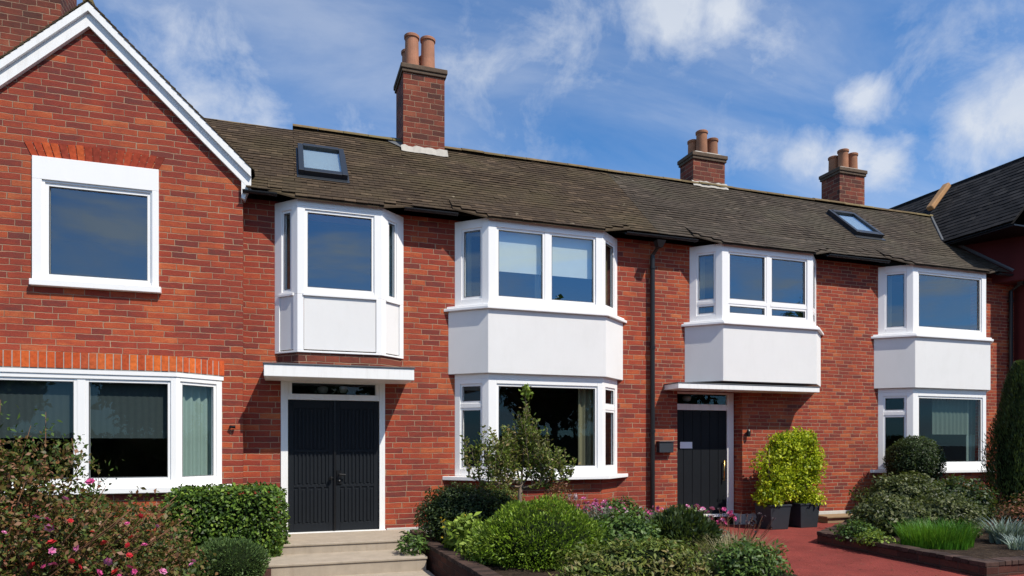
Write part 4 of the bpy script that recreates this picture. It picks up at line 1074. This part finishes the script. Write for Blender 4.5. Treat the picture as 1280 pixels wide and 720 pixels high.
# further plants of the middle bed
shrub('leafy_plant', (4.15, -1.15, -.13), (.34, .3, .5), .36, 1800, (.055, .024), LM['redleaf'], 'russet leaved plant under the right end of lower bay sill', 'plant', clump=.3, core=.45, inner=.5, seed=21)
shrub('leafy_plant', (5.15, -1.3, -.13), (.42, .35, .34), .22, 2800, (.06, .035), LM['mid'], 'fresh green leafy clump close to the drainpipe foot', 'plant', clump=.2, core=.7, seed=22)
shrub('leafy_plant', (4.35, -2.1, -.13), (.5, .4, .34), .22, 3200, (.06, .02), LM['grey'], 'grey green wispy plant between heather mound and pink flowers', 'plant', clump=.3, core=.6, inner=.6, seed=23)
shrub('leafy_plant', (4.98, -3.35, -.13), (.48, .42, .34), .22, 3600, (.09, .034), LM['dark'], 'dark strap leaved plant at front of middle bed near red path', 'plant', clump=.2, core=.65, needle=True, up=.6, jitter=1.6, seed=24)
shrub('leafy_plant', (4.15, -3.35, -.13), (.5, .45, .36), .22, 4200, (.065, .035), LM['mid'], 'mid green leafy plant right of the bright heather mound', 'plant', clump=.25, core=.65, inner=.6, seed=25)
shrub('leafy_plant', (5.75, -2.3, -.13), (.42, .45, .34), .2, 2600, (.06, .024), LM['mid'], 'pink topped leafy plant where middle bed meets the red path', 'plant', clump=.25, core=.6, inner=.5, seed=26)
shrub('leafy_plant', (3.6, -4.6, -.13), (.9, .4, .3), .14, 5000, (.07, .026), LM['tree'], 'olive leaved low plant at bottom edge in front of the heather mound', 'plant', clump=.25, core=.65, inner=.6, seed=27)
shrub('leafy_plant', (5.9, -1.0, -.13), (.4, .35, .22), .12, 1600, (.055, .03), LM['grey'], 'low grey leaved plant at wall foot near the pale rocks', 'plant', clump=.3, core=.6, inner=.5, seed=28)
shrub('leafy_plant', (5.35, -3.1, -.13), (.4, .5, .26), .16, 2200, (.06, .022), LM['grey'], 'grey leaved plant under the dark seed heads at path edge', 'plant', clump=.3, core=.5, inner=.5, seed=33)
shrub('leafy_plant', (4.95, -4.75, -.13), (.5, .35, .26), .12, 2600, (.06, .026), LM['mid'], 'green leafy plant at front corner of the middle bed', 'plant', clump=.3, core=.5, inner=.5, seed=34)
shrub('small_fern', (1.72, -1.75, -.17), (.22, .2, .22), .10, 420, (.09, .03), LM['mid'], 'small green plant creeping over the right end of stone steps', 'plant', clump=.3, core=0, inner=.3, seed=29)
shrub('leafy_plant', (2.28, -3.1, -.13), (.2, .3, .2), .10, 700, (.06, .03), LM['lime'], 'low lime green plant just inside the brick edging', 'plant', clump=.3, core=.4, inner=.4, seed=30)
def flower_clump(name, loc, n, spread, hz, r, mats, label, stemm='stemc', seed=1, petals=6):
    root = empty(name, loc, label, 'flowers'); rg = random.Random(seed); sp = []; pos = []
    for i in range(n):
        x, y = rg.uniform(-1, 1)*spread[0], rg.uniform(-1, 1)*spread[1]; h = rg.uniform(*hz)
        sp.append(([(x*.4, y*.4, 0), (x*.8, y*.8, h*.6), (x, y, h)], [.004, .003, .0025])); pos.append((x, y, h))
    stems(root, sp, M[stemm], 'stems', 4)
    it = iter(pos); scatter_flowers(root, n, lambda g: next(it), r, mats, seed, petals=petals)
    return root
flower_clump('pink_flowers', (5.0, -1.15, -.13), 40, (.4, .2), (.38, .55), .052, [LM['pink'], LM['magenta']], 'pink flower heads above green clump left of the drainpipe', seed=2)
flower_clump('pink_flowers', (4.5, -1.1, -.13), 10, (.16, .12), (.45, .66), .05, [LM['pink'], LM['whitepink']], 'tall pale pink flowers beneath the right end of lower bay', seed=3)
flower_clump('pink_flowers', (5.85, -2.3, -.13), 64, (.5, .55), (.28, .50), .05, [LM['pink'], LM['magenta'], LM['whitepink']], 'mixed pink flowers in front of the single black door', seed=4)
flower_clump('pink_flowers', (4.75, -2.3, -.13), 44, (.5, .4), (.34, .60), .036, [LM['pink'], LM['whitepink'], LM['magenta']], 'small loose pink flowers on thin stalks between heather mound and path', stemm='stem_red', seed=14)
flower_clump('yellow_flowers', (2.2, -2.2, -.13), 16, (.2, .25), (.15, .5), .028, [LM['yellowp']], 'tiny yellow flowers beside the dark shrub and brick edging', seed=5)
flower_clump('seed_heads', (6.0, -3.1, -.13), 44, (.5, .6), (.30, .52), .027, [LM['seed']], 'dark round seed heads on thin stalks over the red path', stemm='stem_red', seed=6, petals=8)
flower_clump('red_flowers', (4.15, -1.2, -.13), 14, (.3, .2), (.3, .7), .025, [LM['red'], LM['yellowp']], 'tiny red flowers among russet leaves below the bay sill', seed=7)

def grass(name, loc, n, spread, ln, wd, mat, label, lean=.5, seed=1, cat='grass clump'):
    root = empty(name, loc, label, cat); rg = np.random.default_rng(seed); mb_v = []; mb_f = []
    for i in range(n):
        a = rg.uniform(0, 6.283); rr_ = math.sqrt(rg.random()); x, y = math.cos(a)*rr_*spread[0], math.sin(a)*rr_*spread[1]
        l = ln*rg.uniform(.6, 1.1); le = lean*(rr_*.8+rg.uniform(0, .5)); a2 = a+rg.normal()*.6; dx, dy = math.cos(a2), math.sin(a2); w = wd*rg.uniform(.6, 1.2)
        b = len(mb_v); wx, wy = -dy, dx
        for k, t in enumerate((0, .35, .7, 1)):
            o_ = le*l*t*t; z = l*t*(1-.28*le*t); ww = w*(1-t*.75)*.5
            if k < 3: mb_v += [(x+dx*o_-wx*ww, y+dy*o_-wy*ww, z), (x+dx*o_+wx*ww, y+dy*o_+wy*ww, z)]
            else: mb_v.append((x+dx*o_, y+dy*o_, z))
        mb_f += [(b, b+1, b+3, b+2), (b+2, b+3, b+5, b+4), (b+4, b+5, b+6)]
    mb = MB(); mb.add(mb_v, mb_f); mb.build('blades', mat, root, world=False); return root
grass('grass_clump', (8.72, -4.0, -.11), 1500, (.52, .36), .42, .012, LM['grass'], 'vivid green grass clump in the right bed behind brick coping', seed=3)
grass('grass_clump', (5.35, -3.95, -.13), 700, (.42, .4), .40, .012, LM['straw'], 'straw coloured grass tuft at front right of middle bed', lean=.8, seed=4)
grass('grass_clump', (4.75, -4.6, -.13), 300, (.3, .2), .3, .014, LM['grey'], 'grey green grass tuft at bottom edge of middle bed', lean=.9, seed=5)
grass('spiky_plant', (10.05, -4.0, -.11), 240, (.22, .2), .42, .032, LM['silver'], 'silver blue spiky plant at right edge of the bed', lean=.7, seed=6, cat='plant')
grass('spiky_plant', (9.55, -4.55, -.11), 90, (.16, .14), .25, .022, LM['silver'], 'smaller silvery spiky plant right behind the brick coping corner', lean=.9, seed=16, cat='plant')
rgl = np.random.default_rng(77); P = np.stack([rgl.uniform(5.6, 8.2, 240), rgl.uniform(-6, -.3, 240), np.full(240, -.218)], 1)
P = P[(P[:, 0] < 7.8+0*P[:, 1]) & (P[:, 0] > 6.3+.22*np.minimum(0, P[:, 1]+2.2))]
fl = leaves_mesh('fallen_leaves', P, rgl.normal(size=P.shape)*np.array([1, 1, .1]), np.array([0, 0, 1])+rgl.normal(size=P.shape)*.25, rgl.uniform(.015, .04, len(P)), rgl.uniform(.01, .02, len(P)), LM['redleaf'], None)
tag(fl, 'scattered fallen leaves lying on the red path', 'leaves', kind='stuff')
# planters
for i, (x, y, lb_, z, lp, sd, rr3) in enumerate(((8.62, -.72, 'left dark grey square planter beside the black door', .0, 'golden green shrub growing in the left dark planter', 31, (.40, .36, .56)), (9.34, -.66, 'right dark grey square planter below the wide canopy end', .0, 'golden green shrub growing in the right dark planter', 32, (.44, .36, .62)))):
    root = empty('planter', (x, y, -.225), lb_, 'planter', 'pair of square planters')
    a, b, h = .19, .225, .42
    mb = MB(); mb.hexa([(-a, -a, 0), (a, -a, 0), (a, a, 0), (-a, a, 0), (-b, -b, h), (b, -b, h), (b, b, h), (-b, b, h)])
    mb.build('tub', M['planter'], root, bevel=.008, world=False)
    mb = MB()
    for q in ((-b-.012, b+.012, -b-.012, -b+.02), (-b-.012, b+.012, b-.02, b+.012), (-b-.012, -b+.02, -b+.02, b-.02), (b-.02, b+.012, -b+.02, b-.02)): mb.box(*q, h+.002, h+.035)
    mb.build('rim', M['planter'], root, bevel=.004, world=False)
    mb = MB(); mb.add([(-b+.02, -b+.02, h+.01), (b-.02, -b+.02, h+.01), (b-.02, b-.02, h+.01), (-b+.02, b-.02, h+.01)], [(0, 1, 2, 3)]); mb.build('soil', M['soil'], root, world=False)
    g = empty('golden_shrub', (x, y, .2), lp, 'shrub', 'golden shrubs in the planters')
    B = ([(.08, 0, .35, (.34, .3, .34), 1), (.08, 0, .75, (.42, .3, .34), 1.1), (.3, 0, 1.08, (.36, .28, .26), .9), (-.1, -.05, .15, (.28, .25, .2), .5)] if i == 0 else
         [(-.04, 0, .35, (.40, .3, .36), 1), (.02, 0, .78, (.48, .3, .36), 1.2), (-.05, 0, 1.14, (.36, .28, .28), .9), (.12, -.05, .1, (.3, .25, .22), .5)])
    loose_bush(g, B, 13000, (.062, .038), LM['yellow'], sd)
    rg = random.Random(sd); sp = [([(rg.uniform(-.05, .05), rg.uniform(-.05, .05), -.02), (rg.uniform(-.15, .15), rg.uniform(-.1, .1), .4), (rg.uniform(-.3, .3), rg.uniform(-.2, .2), rg.uniform(.8, 1.2))], [.012, .008, .003]) for _ in range(14)]
    stems(g, sp, M['bark'], 'stems', 5)
# right bed
t_ = shrub('topiary_ball', (12.05, -.75, -.1), (.56, .52, .52), 1.08, 7500, (.045, .022), LM['dark'], 'round clipped topiary ball in front of the far lower bay window', clump=.06, core=.88, inner=.86, seed=41); trunk(t_, .9)
shrub('leafy_shrub', (10.35, -2.0, -.1), (.75, .6, .48), .40, 7000, (.075, .038), LM['olive'], 'broad leafy shrub directly below the topiary ball', clump=.25, core=.75, inner=.65, seed=42)
shrub('leafy_shrub', (11.35, -2.1, -.1), (.7, .55, .42), .38, 6000, (.075, .038), LM['dark'], 'dark leafy shrub between the topiary ball and tall conifer', clump=.25, core=.75, inner=.65, seed=43)
shrub('leafy_shrub', (9.25, -2.75, -.1), (.62, .5, .34), .26, 5000, (.07, .036), LM['olive'], 'low leafy shrub behind the brick wall end, left of grass', clump=.25, core=.7, inner=.6, seed=44)
shrub('leafy_shrub', (10.1, -3.0, -.1), (.6, .45, .36), .26, 4600, (.07, .034), LM['olive'], 'brownish leafy shrub behind the vivid grass clump', clump=.3, core=.6, inner=.55, seed=45)
shrub('leafy_plant', (8.02, -3.6, -.11), (.2, .3, .14), .07, 500, (.05, .03), LM['lime'], 'yellowish low plant beside left coping of the right bed', 'plant', clump=.3, core=.4, inner=.4, seed=46)
shrub('leafy_plant', (8.2, -3.1, -.11), (.3, .3, .2), .10, 1400, (.05, .03), LM['mid'], 'small green plant in the far left corner of right bed', 'plant', clump=.3, core=.5, inner=.4, seed=47)
shrub('leafy_plant', (11.2, -3.5, -.11), (.5, .4, .34), .22, 2400, (.06, .026), LM['redleaf'], 'russet twiggy plant at the foot of the tall conifer', 'plant', clump=.35, core=.5, inner=.4, seed=48)
# conifer: column of upright sprays
cf = empty('conifer', (13.05, -2.2, -.12), 'tall dark green conifer at the right edge', 'conifer')
rgn = np.random.default_rng(9); n = 26000; z = rgn.random(n)**.8*2.95; a = rgn.uniform(0, 6.283, n)
rad = .74*np.clip(1-z/3.05, 0, 1)**.55*np.clip((z+.25)/.6, 0, 1)**.3
rad *= np.array([1+.22*noise.noise(Vector((math.cos(t)*2.2, math.sin(t)*2.2, q*1.1)))+.12*noise.noise(Vector((math.cos(t)*6, math.sin(t)*6, q*2.5))) for t, q in zip(a, z)])
rr2 = rad*(.72+.3*rgn.random(n)); P = np.stack([np.cos(a)*rr2, np.sin(a)*rr2, z], 1)
D = np.stack([np.cos(a)*.35, np.sin(a)*.35, np.ones(n)], 1)+rgn.normal(size=(n, 3))*.22; Nr = np.stack([np.cos(a), np.sin(a), np.zeros(n)], 1)+rgn.normal(size=(n, 3))*.4
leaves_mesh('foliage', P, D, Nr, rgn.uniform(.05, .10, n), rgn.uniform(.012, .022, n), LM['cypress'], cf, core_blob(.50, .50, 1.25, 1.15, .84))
trunk(cf, 1.5, .06)

# trees on the far side of the street: seen only as reflections in the glass
for i, (x, y, h, r0) in enumerate(((-16, -34, 7.5, 3.2), (-7, -38, 9, 3.6), (1, -35, 6.5, 3.0), (9, -37, 9.5, 3.8), (18, -34, 11.3, 4.0), (29, -36, 14.0, 4.8), (40, -33, 12.5, 4.6))):
    lab = ['low round street tree leftmost across the road', 'broad street tree second from left across the road', 'lowest street tree across the road', 'broad tall street tree facing the double doors', 'street tree facing the black door', 'tallest street tree across the road', 'rightmost street tree across the road'][i]
    g = empty('street_tree', (x, y, -.35), lab, 'tree', 'street trees across the road')
    shrub('street_tree', None, (r0, r0*.8, h*.36), h*.62, 5000, (.5, .3), LM['mid'], None, clump=.25, core=.8, inner=.65, parent=g, seed=60+i)
    stems(g, [([(0, 0, 0), (.1, 0, h*.25), (0, .1, h*.5)], [.25, .2, .15])], M['bark'], 'trunk', 8)
# houses opposite would stand in the reflections too: a long low garden hedge
shrub('garden_hedge', (8, -30, -.35), (30, 1.0, 1.1), 1.0, 16000, (.35, .22), LM['dark'], 'long dark garden hedge across the road', 'hedge', box=True, clump=.03, core=.9, inner=.9, seed=70)

# ------------------------------------------------------------------ sky, sun, camera
SUN_AZ, SUN_EL = R(33), R(52)
sd = Vector((math.sin(SUN_AZ)*math.cos(SUN_EL), -math.cos(SUN_AZ)*math.cos(SUN_EL), math.sin(SUN_EL)))
sun = bpy.data.lights.new('sun', 'SUN'); sun.energy = 5.3; sun.angle = R(.5); sun.color = (1, .935, .835)
so = bpy.data.objects.new('sun', sun); col.objects.link(so); so.rotation_euler = sd.to_track_quat('Z', 'Y').to_euler(); so.location = (5, -10, 20)
w = bpy.data.worlds.new('World'); scn.world = w; w.use_nodes = True; nt = w.node_tree; nt.nodes.clear()
out = N(nt, 'ShaderNodeOutputWorld'); bg = N(nt, 'ShaderNodeBackground'); L(nt, bg.outputs[0], out.inputs[0])
sky = N(nt, 'ShaderNodeTexSky'); sky.sky_type = 'NISHITA'; sky.sun_disc = False; sky.sun_elevation = SUN_EL; sky.sun_rotation = math.atan2(sd.x, sd.y)
sky.air_density = 1.0; sky.dust_density = .3; sky.ozone_density = 2.0
tc = N(nt, 'ShaderNodeTexCoord'); gen = tc.outputs['Generated']
STR = .11
# clouds: flattened layer coordinates, direction / (z + k)
sp = N(nt, 'ShaderNodeSeparateXYZ'); L(nt, gen, sp.inputs[0])
zz = math_(nt, 'ADD', math_(nt, 'MAXIMUM', sp.outputs[2], 0.0), .22)
cb = N(nt, 'ShaderNodeCombineXYZ'); L(nt, math_(nt, 'DIVIDE', sp.outputs[0], zz), cb.inputs[0]); L(nt, math_(nt, 'DIVIDE', sp.outputs[1], zz), cb.inputs[1])
mp = N(nt, 'ShaderNodeMapping'); mp.inputs['Rotation'].default_value = (0, 0, R(28)); mp.inputs['Scale'].default_value = (.7, 2.1, 1); L(nt, cb.outputs[0], mp.inputs[0])
c1 = noise_(nt, mp.outputs[0], 1.5, 9, .58, .5)
cirrus = ramp(nt, c1.outputs[0], [(.36, (0, 0, 0)), (.52, (.24, .24, .24)), (.66, (.58, .58, .58)), (.85, (.8, .8, .8))])
def skydir(px, py):
    x = (px-640)/853; y = (555-py)/853; s_, c_ = math.sin(THETA), math.cos(THETA)
    return Vector((s_+x*c_, c_-x*s_, y)).normalized()
n_e = noise_(nt, gen, 11, 9, .64, .3); n_f = noise_(nt, gen, 3.2, 5, .6)
tot = None
puffs = ((1081, 124, .05, .75), (1010, 187, .05, .62), (1060, 196, .055, .72), (1110, 205, .055, .72), (1135, 178, .04, .5), (1225, 165, .09, .75), (1275, 140, .10, .75), (1190, 185, .05, .5), (840, 8, .09, .8), (905, 12, .07, .7), (720, 40, .12, .45), (600, 90, .14, .28), (245, 130, .15, .58), (320, 160, .13, .48), (470, 200, .12, .35), (940, 60, .12, .3), (650, 150, .16, .25), (1150, 90, .14, .25), (1240, 60, .14, .3), (930, 190, .06, .4))
mirror = ((120, 330, .12, .4), (60, 300, .08, .3), (440, 310, .06, .45), (430, 345, .05, .4), (640, 350, .1, .45), (950, 345, .10, .55), (990, 330, .07, .5), (1180, 355, .10, .6), (1220, 375, .06, .5), (700, 280, .1, .4))
for q_, (px, py, rad, amp) in enumerate(puffs+mirror):
    d = skydir(px, py)
    if q_ >= len(puffs): d.y = -d.y
    dv = N(nt, 'ShaderNodeVectorMath', operation='DISTANCE'); L(nt, gen, dv.inputs[0]); dv.inputs[1].default_value = d
    t = math_(nt, 'SUBTRACT', 1.0, math_(nt, 'DIVIDE', dv.outputs['Value'], rad))
    t = math_(nt, 'MULTIPLY', math_(nt, 'MAXIMUM', t, 0.0), amp)
    tot = t if tot is None else math_(nt, 'MAXIMUM', tot, t)
pf = math_(nt, 'ADD', tot, math_(nt, 'MULTIPLY', math_(nt, 'SUBTRACT', n_e.outputs[0], .5), 1.7))
pf = math_(nt, 'MULTIPLY', ramp(nt, pf, [(.16, (0, 0, 0)), (.74, (1, 1, 1))]), math_(nt, 'MINIMUM', math_(nt, 'MULTIPLY', tot, 4.0), 1.0))
hz = math_(nt, 'ADD', math_(nt, 'MULTIPLY', cirrus, .62), math_(nt, 'MULTIPLY', pf, .70))
mq = N(nt, 'ShaderNodeMapping'); mq.inputs['Scale'].default_value = (1.6, 1.6, 13); mq.inputs['Rotation'].default_value = (0, R(4), 0); L(nt, gen, mq.inputs[0])
sn = noise_(nt, mq.outputs[0], 1.3, 7, .6, .6)
south = math_(nt, 'MINIMUM', math_(nt, 'MAXIMUM', math_(nt, 'MULTIPLY', sp.outputs[1], -3.0), 0.0), 1.0)
hz = math_(nt, 'ADD', math_(nt, 'MULTIPLY', hz, math_(nt, 'SUBTRACT', 1.0, math_(nt, 'MULTIPLY', south, .35))), math_(nt, 'MULTIPLY', math_(nt, 'MULTIPLY', ramp(nt, sn.outputs[0], [(.46, (0, 0, 0)), (.66, (1, 1, 1))]), .85), south))
hz = math_(nt, 'MINIMUM', hz, .93)
skyc = mix(nt, 1.0, sky.outputs[0], (.60, 1.10, 1.52), 'MULTIPLY')
cl = ramp(nt, n_f.outputs[0], [(.3, (5.6, 6.2, 7.2)), (.7, (7.6, 7.9, 8.4))])
final = mix(nt, hz, skyc, cl)
L(nt, final, bg.inputs[0]); bg.inputs[1].default_value = STR

cam = bpy.data.cameras.new('camera'); co = bpy.data.objects.new('camera', cam); col.objects.link(co)
co.location = CAM; co.rotation_euler = (R(90), 0, -THETA); cam.sensor_width = 36; cam.lens = 853/1280*36; cam.shift_y = (555-360)/1280; cam.clip_end = 2000; cam.clip_start = .05
scn.camera = co
scn.render.engine = 'CYCLES'; scn.view_settings.view_transform = 'Standard'; scn.view_settings.look = 'None'; scn.view_settings.exposure = 0
scn.cycles.max_bounces = 8; scn.cycles.transparent_max_bounces = 12
scn.render.resolution_x = 1024; scn.render.resolution_y = 576
